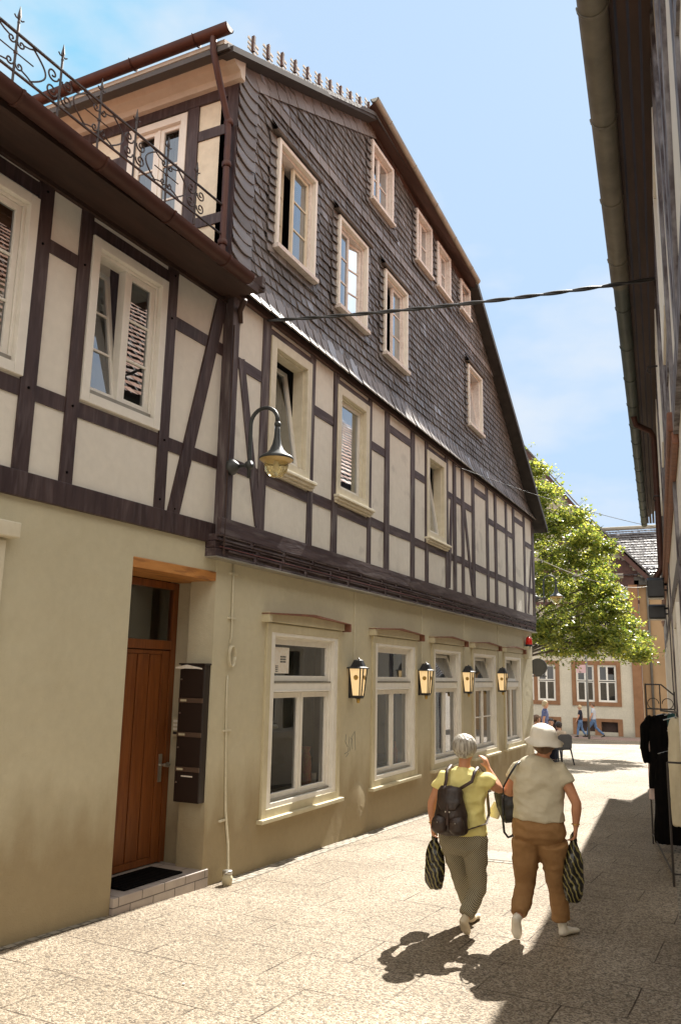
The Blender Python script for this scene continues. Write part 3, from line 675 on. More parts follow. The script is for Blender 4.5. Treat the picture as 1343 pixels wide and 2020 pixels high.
def slab(mb, p, q, x0, x1, t0, t1):
    P = [(x0, p[0], p[1]+t0), (x1, p[0], p[1]+t0), (x1, p[0], p[1]+t1), (x0, p[0], p[1]+t1)]; Q = [(x0, q[0], q[1]+t0), (x1, q[0], q[1]+t0), (x1, q[0], q[1]+t1), (x0, q[0], q[1]+t1)]
    Pv = [mb.v(x) for x in P]; Qv = [mb.v(x) for x in Q]; mb.f(Pv); mb.f(Qv)
    for i in range(4): mb.f([Pv[i], Pv[(i+1)%4], Qv[(i+1)%4], Qv[i]])
slab(mb, (6.1, ZL(6.1)), (9.85, 9.93), -4.5, -4.30, -.07, .0)
mb.build('verge_board', M['slateback'], H)
mb = MB(); 
P_ = [(14.8, 9.75, -4.27), (20.6, ZR(20.6), -4.15)]; va = []
for y_, z_, x_ in P_: va.append([mb.v(p) for p in ((-4.55, y_, z_-.09), (x_, y_, z_-.09), (x_, y_, z_+.05), (-4.55, y_, z_+.05))])
mb.f(va[0]); mb.f(va[1])
for i in range(4): mb.f([va[0][i], va[0][(i+1)%4], va[1][(i+1)%4], va[1][i]])
mb.build('verge_board', M['vergedark'], H)
mb = MB()            # soffit and gutter of the half hip
P = [mb.v(p) for p in ((-4.50, 9.75, 9.93), (-4.22, 9.55, 9.93), (-4.22, 14.7, 9.50), (-4.50, 15.3, 9.57), (-4.50, 15.3, 9.40), (-4.25, 14.7, 9.36))]
mb.f(P[:4]); mb.box(-4.50, 9.8, 9.60, -4.47, 9.81, 9.9)
a = [mb.v(p) for p in ((-4.46, 10.05, 9.80), (-4.46, 15.1, 9.36), (-4.46, 15.1, 9.60), (-4.46, 10.05, 10.02))]; mb.f(a)
mb.build('hip_soffit', M['brownsoffit'], H)
def gutter(name, pts, r, mat, parent, brk=1.0, bm_=None):
    """half-round gutter with brackets"""
    mb = MB(); n = 10
    rings = []
    for p in pts:
        pass
    for i, p in enumerate(pts):
        q = Vector(pts[min(i+1, len(pts)-1)])-Vector(pts[max(i-1, 0)]); q.normalize(); s = q.cross(Vector((0, 0, 1))).normalized()
        rings.append([mb.v(Vector(p)+s*cos(pi*j/n)*r-Vector((0, 0, 1))*sin(pi*j/n)*r*1.05) for j in range(n+1)] + [mb.v(Vector(p)+s*cos(pi*j/n)*(r-.012)-Vector((0, 0, 1))*sin(pi*j/n)*(r-.012)*1.05) for j in range(n, -1, -1)])
    k = len(rings[0])
    for i in range(len(pts)-1):
        for j in range(k): mb.f([rings[i][j], rings[i][(j+1)%k], rings[i+1][(j+1)%k], rings[i+1][j]])
    for rg in (rings[0], rings[-1]):     # end caps
        for j in range(n): mb.f([rg[j], rg[j+1], rg[k-2-j], rg[k-1-j]])
        mb.f(rg[:n+1])
    o = mb.build(name, mat, parent); smooth_angle(o, 50)
    mb = MB(); 
    for i in range(len(pts)-1):
        a, b = Vector(pts[i]), Vector(pts[i+1]); l = (b-a).length; m_ = max(1, int(l/brk)); q = (b-a)/l; s = q.cross(Vector((0, 0, 1))).normalized()
        for t in range(m_):
            c = a+(b-a)*((t+.5)/m_)
            mb.tube([c+s*cos(pi*j/8)*(r+.004)-Vector((0, 0, 1))*sin(pi*j/8)*(r+.004)*1.05 for j in range(9)], [(.006, .014)]*9, 6)
    each(mb, 'gutter_bracket', mat, o)
    return o
gutter('hip_gutter', [(-4.24, 9.60, 10.03), (-4.24, 14.85, 9.60)], .066, M['zinc'], H, .9)
gutter('eaves_gutter', [(-4.30, 6.02, 8.33), (-11, 6.02, 8.33)], .072, M['brownmetal'], H, .8)
mb = MB(); mb.box(-11, 6.05, 8.12, -4.36, 6.3, 8.16); mb.prism([(-11, 8.13), (-4.36, 8.13), (-4.36, 8.17), (-11, 8.17)], 6.0, 6.02)
mb = MB()
P = [(6.10, 8.20), (6.10, 8.26), (6.5, 8.44), (6.5, 8.20), (6.44, 8.12), (6.44, 8.06), (6.5, 8.06), (6.5, 8.0), (6.46, 8.04), (6.40, 8.12)]
prof = [(6.08, 8.26), (6.08, 8.21), (6.26, 8.20), (6.30, 8.15), (6.40, 8.12), (6.42, 8.06), (6.49, 8.05), (6.49, 8.4)]
R0 = [mb.v((-4.40, y, z)) for y, z in prof]; R1 = [mb.v((-11, y, z)) for y, z in prof]
for i in range(len(prof)-1): mb.f([R0[i], R0[i+1], R1[i+1], R1[i]])
mb.f(R0)
mb.build('eaves_cornice', M['soffit'], H)
# snow hooks standing up above the left verge and fine ones over the hip gutter
mb = MB()
for i in range(11):
    y = 6.55+i*.31; z = ZL(y)+.10; hh = .17-.007*i
    mb.box(-4.37, y-.016, z-.02, -4.335, y+.016, z+hh)
each(mb, 'snow_guard_post', M['brownsoffit'], H)
mb = MB()
for i in range(11):
    y = 6.45+i*.31; z = ZL(y)
    for k in range(3): mb.box(-4.40, y+.05, z+.16+.06*k, -4.385, y+.26, z+.185+.06*k)
each(mb, 'snow_guard_slat', M['soffit'], H)
mb = MB(); mb.tube([(-4.28, 9.9, 10.10), (-4.28, 14.7, 9.72)], .006, 5)
for i in range(16):
    y = 9.95+i*.31; z = 10.10-.079*(y-9.9); mb.tube([(-4.28, y, z-.09), (-4.28, y, z+.02), (-4.25, y, z+.05)], .010, 5)
mb.build('snow_hook', M['iron'], H)
# side wall over the lower neighbour
wall(TS, [(-4.52, 5.72), (-4.52, 8.3), (-11, 8.3), (-11, 5.72)], [rect(-5.93, -5.15, 6.38, 7.86)], -.15, 0, 'side_wall', M['whitebrick'], H)
mb = MB(TS)
mb.box(-4.6, -.02, 5.72, -4.46, .025, 8.05); mb.box(-5.13, -.02, 5.0, -4.98, .022, 7.93); mb.box(-6.08, -.02, 5.0, -5.95, .022, 7.93); mb.box(-7.0, -.02, 5, -6.85, .022, 7.93); mb.box(-8.2, -.02, 5, -8.05, .022, 7.93)
each(mb, 'timber_post', M['timber'], H)
mb = MB(TS); mb.box(-11, -.02, 7.93, -4.6, .028, 8.06)
for z in (7.49, 6.44): mb.box(-4.98, -.02, z, -4.6, .016, z+.12); mb.box(-6.85, -.02, z, -6.08, .016, z+.12)
each(mb, 'timber_rail', M['timber'], H)
mb = MB(TS); ring(mb, -5.95, -5.13, 6.36, 7.9, .085, -.08, .035); mb.box(-5.56, -.06, 6.4, -5.52, .0, 7.82)
wn = mb.build('window', M['white'], H, bevel=.005)
sash(TS, wn, -5.865, -5.56, 6.44, 7.815, -.01, .05, .04, mz=2); sash(TS, wn, -5.52, -5.215, 6.44, 7.815, -.01, .05, .04, mz=2)
mb = MB(TS)
for k in range(9): uu = -5.9+k*.1; mb.box(uu, -.25, 6.35, uu+.08, -.24+.02*(k % 2), 7.9)
mb.build('curtain', M['curtain'], wn)
mb = MB(); mb.tube([(-4.50, 6.02, 8.27), (-4.50, 6.03, 8.12), (-4.50, 6.15, 7.88), (-4.52, 6.38, 7.55), (-4.52, 6.40, 7.4), (-4.52, 6.40, 5.75)], .036, 12)
for z in (7.5, 7.0, 6.1): mb.lathe((-4.52, 6.40, z), [(.046, 0), (.052, .01), (.052, .05), (.046, .06)], 12)
smooth_angle(mb.build('downpipe', M['brownmetal'], H), 50)

# ================================================================== THE LOWER HOUSE ON THE LEFT
K = empty('timbered_house_with_door', (XM, 5, gz(5)), 'lower half-timbered house with dark red beams, khaki ground floor and recessed red-brown door', 'house')
LU0, LU1 = -13.0, -.02
DU0, DU1, DZ1 = -1.515, -.275, 2.74
wall(TL, [(LU0, -.3), (DU0, -.3), (DU0, DZ1), (DU1, DZ1), (DU1, -.3), (LU1, -.3), (LU1, 3.05), (LU0, 3.05)], [rect(-4.45, -2.95, .7, 2.6)], -.25, 0, 'wall', M['khaki'], K)
LW = [(-2.29, -1.335), (-3.83, -2.87), (-5.4, -4.44), (-7.2, -6.2)]; LZ0, LZ1 = 3.925, 5.39
wall(TL, [(LU0, 3.03), (LU1-.2, 3.03), (LU1-.2, 5.75), (LU0, 5.75)], [rect(a+.03, b-.03, LZ0+.03, LZ1-.03) for a, b in LW], -.2, .01, 'infill', M['cream2'], K)
rnd = random.Random(8); mb = MB(TL)
def lpost(a, b, z0=3.2, z1=5.75): mb.prism([(a+rnd.uniform(-.004, .004), z0), (b, z0), (b+rnd.uniform(-.004, .004), (z0+z1)/2), (b, z1), (a, z1)], -.02, .026+rnd.random()*.004)
for a, b in ((-2.873, -2.728), (-2.427, -2.295), (-1.325, -1.185), (-3.98, -3.84), (-4.43, -4.3), (-5.55, -5.41), (-6.2, -6.06), (-7.4, -7.25), (-8.8, -8.65)): lpost(a, b)
each(mb, 'timber_post', M['timber'], K)
mb = MB(TL)
for a, b in ((-2.728, -2.427), (-2.295, -1.325), (-1.185, -.26), (-3.84, -2.873), (-4.3, -3.98), (-5.41, -4.43), (-7.25, -6.2)): mb.box(a, -.02, 3.778, b, .021, 3.905)
for a, b, z0, z1 in ((-2.728, -2.427, 5.02, 5.13), (-1.185, -.26, 4.985, 5.11), (-2.295, -1.325, 5.40, 5.52), (-3.84, -2.873, 5.42, 5.54), (-4.3, -3.98, 5.02, 5.13), (-5.41, -4.43, 5.42, 5.54)): mb.box(a, -.02, z0, b, .021, z1)
each(mb, 'timber_rail', M['timber'], K)
mb = MB(TL); mb.beam((-.46, 5.66), (-1.065, 3.19), .152, -.02, .034); each(mb, 'timber_brace', M['timber'], K)
mb = MB(TL); mb.box(LU0, -.03, 3.02, -.27, .036, 3.215); mb.build('sill_beam', M['timber'], K, bevel=.006)
mb = MB(TL)
for a, b in ((-2.8, 5.05), (-2.36, 5.08), (-1.25, 5.06), (-2.36, 3.85), (-1.25, 3.86), (-2.8, 3.86), (-1.05, 3.25), (-.36, 5.35), (-1.26, 3.3), (-2.36, 3.3), (-1.24, 5.5), (-2.8, 5.5)): mb.ball((a, .03, b), .012, 1)
each(mb, 'timber_peg', M['black'], K)
for i, (a, b) in enumerate(LW):
    c, d = LZ0, LZ1
    mb = MB(TL); ring(mb, a, b, c, d, .085, -.12, .045); ring(mb, a+.083, b-.083, c+.083, d-.083, .03, -.12, .0); mb.box((a+b)/2-.03, -.10, c+.1, (a+b)/2+.03, -.012, d-.1)
    wn = mb.build('window', M['white'], K, bevel=.005)
    um = (a+b)/2
    op = (i == 0)
    sash(TL, wn, a+.115, um-.005, c+.13, d-.115, -.04 if op else -.03, .05, .045, mz=2, swing=-.0, tilt=radians(9) if op else 0, mat='white')
    sash(TL, wn, um+.005, b-.115, c+.13, d-.115, -.015, .05, .045, mz=2, mat='white')
    mb = MB(TL); mb.box(a+.1, -.09, c+.088, b-.1, .012, c+.128); mb.build('weather_bar', M['zinc'], wn)
# ground-floor window at the picture's left edge
mb = MB(TL); ring(mb, -4.55, -2.86, .62, 2.68, .12, -.1, .03); wn = mb.build('window', M['creamframe'], K, bevel=.006)
mb = MB(TL); mb.box(-4.65, -.02, 2.70, -2.79, .09, 2.815); mb.build('window_head', M['creamframe'], wn, bevel=.01)
sash(TL, wn, -4.43, -3.72, .74, 2.56, -.04, .06, .05, mz=1, glass='glass'); sash(TL, wn, -3.70, -2.98, .74, 2.56, -.04, .06, .05, mz=1, glass='glass')
# interior
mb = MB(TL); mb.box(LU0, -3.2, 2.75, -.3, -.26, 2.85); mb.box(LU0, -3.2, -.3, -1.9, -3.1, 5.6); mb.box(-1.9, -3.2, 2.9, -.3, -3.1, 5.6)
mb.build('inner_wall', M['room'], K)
# roof: eaves boards, gutter, low roof
mb = MB(TL)
for k in range(4): mb.box(LU0, .03+.125*k, 5.60-.008*k, -.50+.02*k, .145+.125*k, 5.63-.008*k)
mb.box(LU0, .50, 5.52, -.55, .522, 5.60); mb.box(LU0, .0, 5.56, -.4, .05, 5.74); mb.box(-.52, .05, 5.6, -.46, .54, 5.72)
mb.build('eaves_boards', M['darkwood'], K)
mb = MB(TL)
pr = [(.60, 5.66), (.1, 6.05), (-2.6, 7.9), (-6, 7.9), (-6, 5.6), (.5, 5.60)]
R0 = [mb.v((LU0, o, z)) for o, z in pr]; R1 = [mb.v((-.56, o, z)) for o, z in pr]
R1b = None
pr = [(.57, 5.61), (.1, 5.93), (-1.0, 6.62), (-1.0, 6.5), (.1, 5.84), (.53, 5.58)]
mb = MB(TL); R0 = [mb.v((LU0, o, z)) for o, z in pr]; R1 = [mb.v((-.92, o, z)) for o, z in pr]
for i in range(6): mb.f([R0[i], R0[(i+1)%6], R1[(i+1)%6], R1[i]])
mb.f(R0); mb.f(R1)
mb.box(LU0, -4.5, 6.45, -.62, -.95, 6.60)
mb.build('roof', M['tiles_red'], K)
gp = [tuple(TL(u, .605, 5.545-(u+.85)*.0235)) for u in (-.85, -4, LU0)]
gutter('eaves_gutter', gp, .08, M['brownmetal'], K, .75)
mb = MB(TL); mb.tube([(-.42, .26, 5.56), (-.33, .14, 5.50), (-.29, .12, 5.38)], .03, 10); mb.build('downpipe_stub', M['darkwood'], K, smooth=True)
# door recess
mb = MB(TL)
RD = .50
JR = TL(DU1, 0, 0)
mb.box(DU0-.25, -RD-.12, -.3, DU0, -.25, 2.9)
mb.box(DU1+.002, -RD-.12, -.3, LU1+.1, -.25, 2.9)
mb.build('door_reveal', M['khaki'], K)
mb = MB(TL); mb.box(DU1-.012, -.235, -.02, DU1+.0, -.17, 2.66); mb.build('reveal_strip', M['khaki'], K)
mb = MB(TL); mb.box(DU0-.0, -RD, 2.655, DU1+.03, .012, 2.745); mb.build('lintel', M['lintelwood'], K, bevel=.006)
mb = MB(TL); fw = .075
mb.box(DU0+.001, -RD-.07, -.02, DU0+fw, -RD+.0, 2.65); mb.box(DU1-fw, -RD-.07, -.02, DU1-.001, -RD+.0, 2.65); mb.box(DU0+fw, -RD-.07, 2.58, DU1-fw, -RD, 2.65); mb.box(DU0+fw, -RD-.07, 1.98, DU1-fw, -RD+.003, 2.07)
dr = mb.build('door', M['doorwood'], K, bevel=.005)
mb = MB(TL); a, b = DU0+fw+.004, DU1-fw-.004
mb.box(a, -RD-.06, -.015, b, -RD-.032, 1.972)
mb.box(a, -RD-.032, -.015, a+.11, -RD-.012, 1.972); mb.box(b-.11, -RD-.032, -.015, b, -RD-.012, 1.972)
n = 5; wv = (b-a-.22)/n
for k in range(n): mb.box(a+.11+wv*k+.007, -RD-.032, .05, a+.11+wv*(k+1)-.007, -RD-.018, 1.93)
mb.box(a+.11, -RD-.032, -.015, b-.11, -RD-.014, .046); mb.box(a+.11, -RD-.032, 1.934, b-.11, -RD-.014, 1.972)
mb.build('door_leaf', M['doorwood'], dr, bevel=.004)
mb = MB(TL); mb.quad((DU0+fw, -RD-.03, 2.07), (DU1-fw, -RD-.03, 2.07), (DU1-fw, -RD-.03, 2.58), (DU0+fw, -RD-.03, 2.58)); mb.build('pane', M['glass'], dr)
mb = MB(TL); mb.box(b-.075, -RD-.012, .72, b-.03, -RD-.004, .98); mb.tube([(b-.052, -RD-.005, .88), (b-.052, -RD+.05, .88)], .012, 8); mb.tube([(b-.052, -RD+.045, .88), (b-.0, -RD+.045, .88)], [.017, .022], 10)
mb.ball((b+.0, -RD+.045, .88), .026, 2)
mb.build('handle', M['steel'], dr, smooth=False)
# hallway behind the fanlight
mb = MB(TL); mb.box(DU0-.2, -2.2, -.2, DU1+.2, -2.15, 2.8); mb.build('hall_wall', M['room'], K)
# tiled step
mb = MB(TL); st = mb
zt = -.025
mb.prism([(DU0+.004, -.45), (DU1-.004, -.45), (DU1-.004, zt), (DU0+.004, zt)], -RD-.3, .035)
me_ = mb.build('doorstep', [M['tilestep'], M['tiletop']], K, bevel=.006)
for p in me_.data.polygons:
    if p.normal.z > .9: p.material_index = 1

# things round the door
mat_o = MB(TL); mat_o.box(-1.30, -.42, -.022, -.55, -.05, -.008)
for k in range(18): mat_o.box(-1.29+k*.041, -.41, -.008, -1.27+k*.041, -.06, -.004)
tag(mat_o.build('doormat', M['black']), 'dark doormat lying on the tiled doorstep', 'doormat')
# letter boxes (4 stacked), fixed to the right-hand reveal, doors facing down the street
def TB(x, o, z): return Vector((x, 6.74-o, z))       # local: u = world x, out = towards -y
mbx = empty('letter_box_block', (-4.72, 6.7, .57), 'dark brown stack of four letter boxes on the wall of the door recess', 'letter box')
x0, x1 = -4.905, -4.615
mb = MB(TB); mb.box(x0, .0, .565, x1, .13, 1.835); mb.box(x0-.012, -.0, 1.835, x1+.012, .145, 1.852); mb.build('housing', M['boxbrown'] if 'boxbrown' in M else M['darkwood'], mbx, bevel=.004)
M['boxbrown'] = pm('dark_brown_enamel', (.022, .014, .011), None, rough=.35)
M['plate'] = pm('bronze_plate', (.16, .11, .08), None, rough=.35, metal=.5)
M['paper'] = pm('paper', (.75, .72, .66), (.7, .62, .5), 30, .8)
for k in range(4):
    z0 = .575+k*.3175
    mb = MB(TB); mb.box(x0+.006, .13, z0+.003, x1-.006, .137, z0+.262); d_ = mb.build('box_door', M['boxbrown'], mbx, bevel=.002)
    mb = MB(TB); mb.tube([(x0+.03, .136, z0+.17), (x0+.03, .145, z0+.17)], .008, 8); mb.build('lock', M['steel'], d_)
    if k < 3:
        mb = MB(TB); mb.box(x0+.006, .13, z0+.268, x1-.006, .142, z0+.312); fl = mb.build('slot_flap', M['plate'], mbx, bevel=.002)
        mb = MB(TB); mb.box(x0+.03, .142, z0+.28, x0+.10, .144, z0+.30); mb.build('name_plate', M['tan'], fl)
mb = MB(TB); mb.box(x0+.08, .137, .575+.222, x0+.21, .1385, .575+.234); mb.build('name_strip', M['paper'], mbx)
mb = MB(); P = [(-4.93, 6.56, 1.80), (-4.80, 6.57, 1.825), (-4.66, 6.58, 1.80), (-4.64, 6.63, 1.79), (-4.80, 6.64, 1.80), (-4.9, 6.62, 1.79)]
mb.prism  # folded paper sticking out of the top slot
a = [mb.v(p) for p in P]; b = [mb.v((p[0], p[1], p[2]+.012)) for p in P]; mb.f(a[::-1]); mb.f(b)
for i in range(6): mb.f([a[i], a[(i+1)%6], b[(i+1)%6], b[i]])
tag(mb.build('folded_newspaper', M['paper']), 'folded paper sticking out of the topmost letter box', 'newspaper')
ic = empty('door_intercom', (-5.0, 6.74, 1.15), 'small cream doorbell panel with four buttons beside the red-brown door', 'doorbell')
mb = MB(TB); mb.box(-5.045, .0, 1.15, -4.965, .022, 1.33); mb.build('panel', M['tan'], ic, bevel=.004)
for k in range(4): mb = MB(TB); mb.box(-5.03, .022, 1.17+k*.037, -4.98, .028, 1.195+k*.037); mb.build('button', M['white' if k else 'blackmetal'], ic, bevel=.002)

# cable loop and conduit on the house corner
cb = empty('wall_cable', (XM, 7, gz(7)), 'cream painted cable with a coiled loop running down the wall right of the door', 'cable')
mb = MB(TG); mb.tube([(6.98, .012, 2.86), (6.99, .012, 2.5), (7.0, .012, 2.12), (6.97, .014, 2.06)], .009, 7)
mb.tube([(6.96, .012, 1.74), (6.96, .012, 1.5), (6.99, .012, 1.0), (7.03, .012, .45), (7.05, .012, .35), (7.10, .012, .12), (7.12, .012, -.1), (7.13, .012, -.2)], [.009]*3+[.012]*5, 7); mb.build('cable_run', M['rope'], cb, smooth=True)
mb = MB(TG)
for k in range(4):
    r = .006; w_ = .05+.004*k
    mb.tube([(7.0+w_*cos(t)*.9, .015+.008*k, 1.93+.10*sin(t)*1.0) for t in [2*pi*i/16 for i in range(17)]], .007, 6)
mb.build('cable_coil', M['rope'], cb, smooth=True)
mb = MB(TG)
for z in (2.75, 2.3, 1.2, .36): mb.box(6.93, 0, z, 7.06, .02, z+.018)
each(mb, 'cable_clip', M['rope'], cb)
mb = MB(TG); mb.tube([(6.62, .125, 2.9), (6.62, .125, 5.3)], .009, 7); tag(mb.build('downlead_cable', M['darkwood']), 'thin dark cable running down the corner post beside the street lamp', 'cable')
pt = empty('drain_stub', (-4.5, 7.0, gz(7)), 'short cracked clay drain pipe end standing by the doorstep', 'drain pipe')
mb = MB(); mb.lathe((-4.47, 6.93, gz(7)), [(.045, 0), (.05, .06), (.052, .07), (.042, .08), (.045, .10)], 16); mb.build('pipe', M['tan'], pt, smooth=True)
mb = MB(); mb.lathe((-4.47, 6.93, gz(7)+.10), [(.047, 0), (.047, .03), (.03, .035)], 16); mb.build('socket_ring', M['steel'], pt, smooth=True)

# iron railing on the eaves of the lower house
RL = empty('iron_railing', TL(-2, .1, 6.2), 'black wrought-iron scroll railing with spiked finials along the roof edge', 'railing')
mb = MB(TL); mb.tube([(LU0+3, .1, 6.55), (-.62, .1, 6.55)], .013, 6); mb.tube([(LU0+3, .1, 6.22), (-.62, .1, 6.22)], .012, 6); mb.build('rail', M['iron'], RL)
def spiral(cx, cz, r0, turns, a0, sgn, n=18):
    return [(cx+sgn*r0*(1-.8*i/n)*cos(a0+turns*2*pi*i/n), .1, cz+r0*(1-.8*i/n)*sin(a0+turns*2*pi*i/n)) for i in range(n+1)]
uu = -.66-.435*0
posts_u = [-.66-.4365*k for k in range(1, 22)]
mbp = MB(TL); mbs = MB(TL); mbf = MB(TL)
for k, u in enumerate(posts_u):
    mbp.tube([(u, .1, 6.10), (u, .1, 6.66)], .010, 6)
    mbf.tube([(u, .1, 6.64), (u, .1, 6.70), (u, .1, 6.79)], [.006, .016, .002], 6); mbf.tube([(u-.045, .1, 6.69), (u-.03, .1, 6.675), (u+.03, .1, 6.675), (u+.045, .1, 6.69)], .006, 5); mbf.ball((u, .1, 6.645), .014, 1)
    if k % 2 == 0:
        for sg in (-1, 1):
            mbs.tube(spiral(u+sg*.078, 6.455, .060, 1.35, pi, sg, 24), .0075, 5); mbs.tube(spiral(u+sg*.078, 6.315, .060, 1.35, pi, sg, 24), .0075, 5)
    else:
        mbf.ball((u, .1, 6.385), .020, 1); mbs.tube([(u-.17, .1, 6.385), (u+.17, .1, 6.385)], .0055, 5)
        for sg in (-1, 1):
            mbs.tube([(u+sg*(.15+.14*sin(pi*i/14)), .1, 6.235+.30*i/14) for i in range(15)], .0075, 5)
            mbs.tube(spiral(u+sg*.045, 6.48, .036, 1.2, pi, sg), .007, 5); mbs.tube(spiral(u+sg*.045, 6.29, .036, 1.2, pi, sg), .007, 5)
            mbs.tube([(u+sg*.06, .1, 6.49), (u+sg*.12, .1, 6.505), (u+sg*.2, .1, 6.545)], .0065, 5); mbs.tube([(u+sg*.06, .1, 6.275), (u+sg*.12, .1, 6.26), (u+sg*.2, .1, 6.225)], .0065, 5)
each(mbp, 'baluster', M['iron'], RL); mbs.build('scrollwork', M['iron'], RL); each(mbf, 'finial', M['iron'], RL)

# ------------------------------------------------------------------ wall lamps
def arm_lamp(label):
    t = empty('street_lamp', (-4.48, 6.68, 3.80), label, 'street lamp', 'curved-arm street lamps on the gabled house')
    x, y, z = -4.48, 6.68, 3.80
    mb = MB(); mb.tube([(x, y, z), (x+.03, y, z), (x+.07, y, z), (x+.10, y, z)], [.085, .082, .05, .022], 16); mb.tube([(x+.1, y, z), (x+.23, y, z)], .018, 10); mb.build('wall_bracket', M['lampgrey'], t, smooth=True)
    mb = MB(); mb.ball((x+.22, y, z), .048, 2); mb.build('knuckle', M['lampgrey'], t, smooth=True)
    mb = MB(); cx, r = x+.22+.155, .155
    pts = [(x+.22, y, z-.13), (x+.22, y, z+.1), (x+.22, y, z+.42)]+[(cx-r*cos(a), y, z+.42+r*sin(a)) for a in [pi*i/12 for i in range(1, 12)]]+[(cx+r, y, z+.40)]
    mb.tube(pts, .020, 12); mb.build('arm', M['lampgrey'], t, smooth=True)
    hx = cx+r
    mb = MB(); mb.ball((hx, y, z+.385), .034, 2); 
    mb.lathe((hx, y, z), [(.02, .38), (.026, .33), (.032, .25), (.045, .18), (.07, .12), (.115, .075), (.155, .055), (.168, .04), (.168, .022), (.15, .02)], 28); mb.build('hood', M['lampgrey'], t, smooth=True)
    mb = MB(); mb.lathe((hx, y, z), [(.166, .022), (.13, -.005), (.115, -.01)], 28, cap=False); mb.lathe((hx, y, z), [(.11, .0), (.06, .01), (.001, .012)], 20, cap=False); mb.build('reflector', M['amber'], t, smooth=True)
    mb = MB(); mb.lathe((hx, y, z), [(.118, .0), (.120, -.04), (.108, -.09), (.08, -.13), (.045, -.15), (.002, -.156)], 28, cap=False); mb.build('glass_bowl', M['bowl'], t, smooth=True)
    mb = MB(); mb.lathe((hx, y, z), [(.018, .0), (.024, -.03), (.024, -.07), (.01, -.085)], 12); mb.build('bulb', M['white'], t, smooth=True)
    return t
M['amber'] = pm('amber_reflector', (.65, .48, .22), (.5, .36, .15), 12, .35, metal=.2)
def bowlmat():
    mt, t, b = new_mat('amber_glass_bowl'); b.inputs['Base Color'].default_value = (.85, .72, .34, 1); b.inputs['Roughness'].default_value = .12
    b.inputs['Transmission Weight'].default_value = .75; b.inputs['IOR'].default_value = 1.25; b.inputs['Alpha'].default_value = .75; return mt
M['bowl'] = bowlmat()
la = arm_lamp('large grey curved-arm lamp with amber glass bowl on the near corner post')
def copy_tree(o, parent=None):
    c = o.copy(); COL.objects.link(c); c.parent = parent
    for ch in list(o.children): copy_tree(ch, c)
    return c
lb = copy_tree(la); lb.location = (-4.60, 21.0, 3.77); lb['label'] = 'smaller-looking green-grey street lamp at the far corner, seen against the tree'

# wall lanterns
def lantern_glow():
    mt, t, b = new_mat('lit_lantern_glass'); N = t.nodes.new; L = t.links.new
    b.inputs['Base Color'].default_value = (.80, .66, .42, 1); b.inputs['Roughness'].default_value = .25
    tc = N('ShaderNodeTexCoord'); sp = N('ShaderNodeSeparateXYZ'); L(tc.outputs['Generated'], sp.inputs[0])
    b.inputs['Emission Color'].default_value = (1, .66, .30, 1); b.inputs['Emission Strength'].default_value = .22
    return mt
M['lglass'] = lantern_glow()
def lantern(label):
    x, y, z = -4.60, 9.85, 1.36
    t = empty('wall_lantern', (x, y, z), label, 'lantern', 'lanterns between the ground-floor windows')
    c = x+.115
    def sec(hw, hd, zz): return [(c-hd, y-hw, zz), (c+hd*.72, y-hw, zz), (c+hd, y-hw*.6, zz), (c+hd, y+hw*.6, zz), (c+hd*.72, y+hw, zz), (c-hd, y+hw, zz)]
    def loft(mb, secs, cap=True):
        R = [[mb.v(p) for p in s_] for s_ in secs]
        for i in range(len(R)-1):
            for j in range(6): mb.f([R[i][j], R[i][(j+1)%6], R[i+1][(j+1)%6], R[i+1][j]])
        if cap: mb.f(R[0]); mb.f(R[-1])
    mb = MB(); loft(mb, [sec(.125, .115, z+.487), sec(.125, .115, z+.500), sec(.085, .08, z+.515), sec(.05, .05, z+.595), sec(.03, .03, z+.605)]); mb.ball((c, y, z+.612), .016, 1); mb.build('roof_cap', M['blackmetal'], t)
    mb = MB(); loft(mb, [sec(.058, .055, z+.14), sec(.094, .088, z+.487)]); mb.build('glass', M['lglass'], t)
    mb = MB(); s0, s1 = sec(.063, .060, z+.135), sec(.099, .093, z+.487)
    for p, q in zip(s0, s1): mb.tube([p, q], .0085, 5)
    loft(mb, [sec(.062, .058, z+.11), sec(.068, .064, z+.145)]); mb.box(x, y-.06, z+.11, x+.03, y+.06, z+.47)
    mb.build('frame', M['blackmetal'], t)
    mb = MB(); mb.lathe((c, y, z), [(.012, .05), (.022, .06), (.022, .085), (.03, .11)], 12); mb.build('bottom_knob', M['brass'], t, smooth=True)
    # round emblem on the two front panes
    mb = MB()
    zc = z+.375; hd = .055+(.088-.055)*((zc-z-.14)/.347)+.0045; hw = .058+(.094-.058)*((zc-z-.14)/.347)
    mb.tube([(c+hd, y, zc), (c+hd+.003, y, zc+.0003)], .030, 20)
    mb.tube([(c, y-hw-.002, zc), (c, y-hw-.006, zc)], .032, 20)
    em = mb.build('emblem', M['brass'], t)
    mb = MB(); mb.tube([(c, y-hw-.0065, zc), (c, y-hw-.008, zc)], .024, 20); mb.tube([(c+hd+.0035, y, zc), (c+hd+.0045, y, zc)], .022, 20); mb.build('emblem_centre', M['emb'], em)
    return t
M['emb'] = pm('emblem_dark', (.30, .15, .03), (.6, .4, .1), 130, .5, contrast=(.45, .55))
ln0 = lantern('black wall lantern with cream panes, the largest, between the first and second shop windows')
lbl = ['', 'black wall lantern with cream panes between the second and third shop windows', 'black wall lantern with cream panes between the third and fourth shop windows', 'black wall lantern with cream panes, the smallest-looking, between the fourth and fifth shop windows']
ly = [9.88, 12.47, 14.75, 17.17]; ln0.location.y = ly[0]
for k in (1, 2, 3):
    c = copy_tree(ln0); c.location.y = ly[k]; c['label'] = lbl[k]
cl = ['between the first and second shop windows', 'between the second and third shop windows', 'between the third and fourth shop windows', 'between the fourth and fifth shop windows']
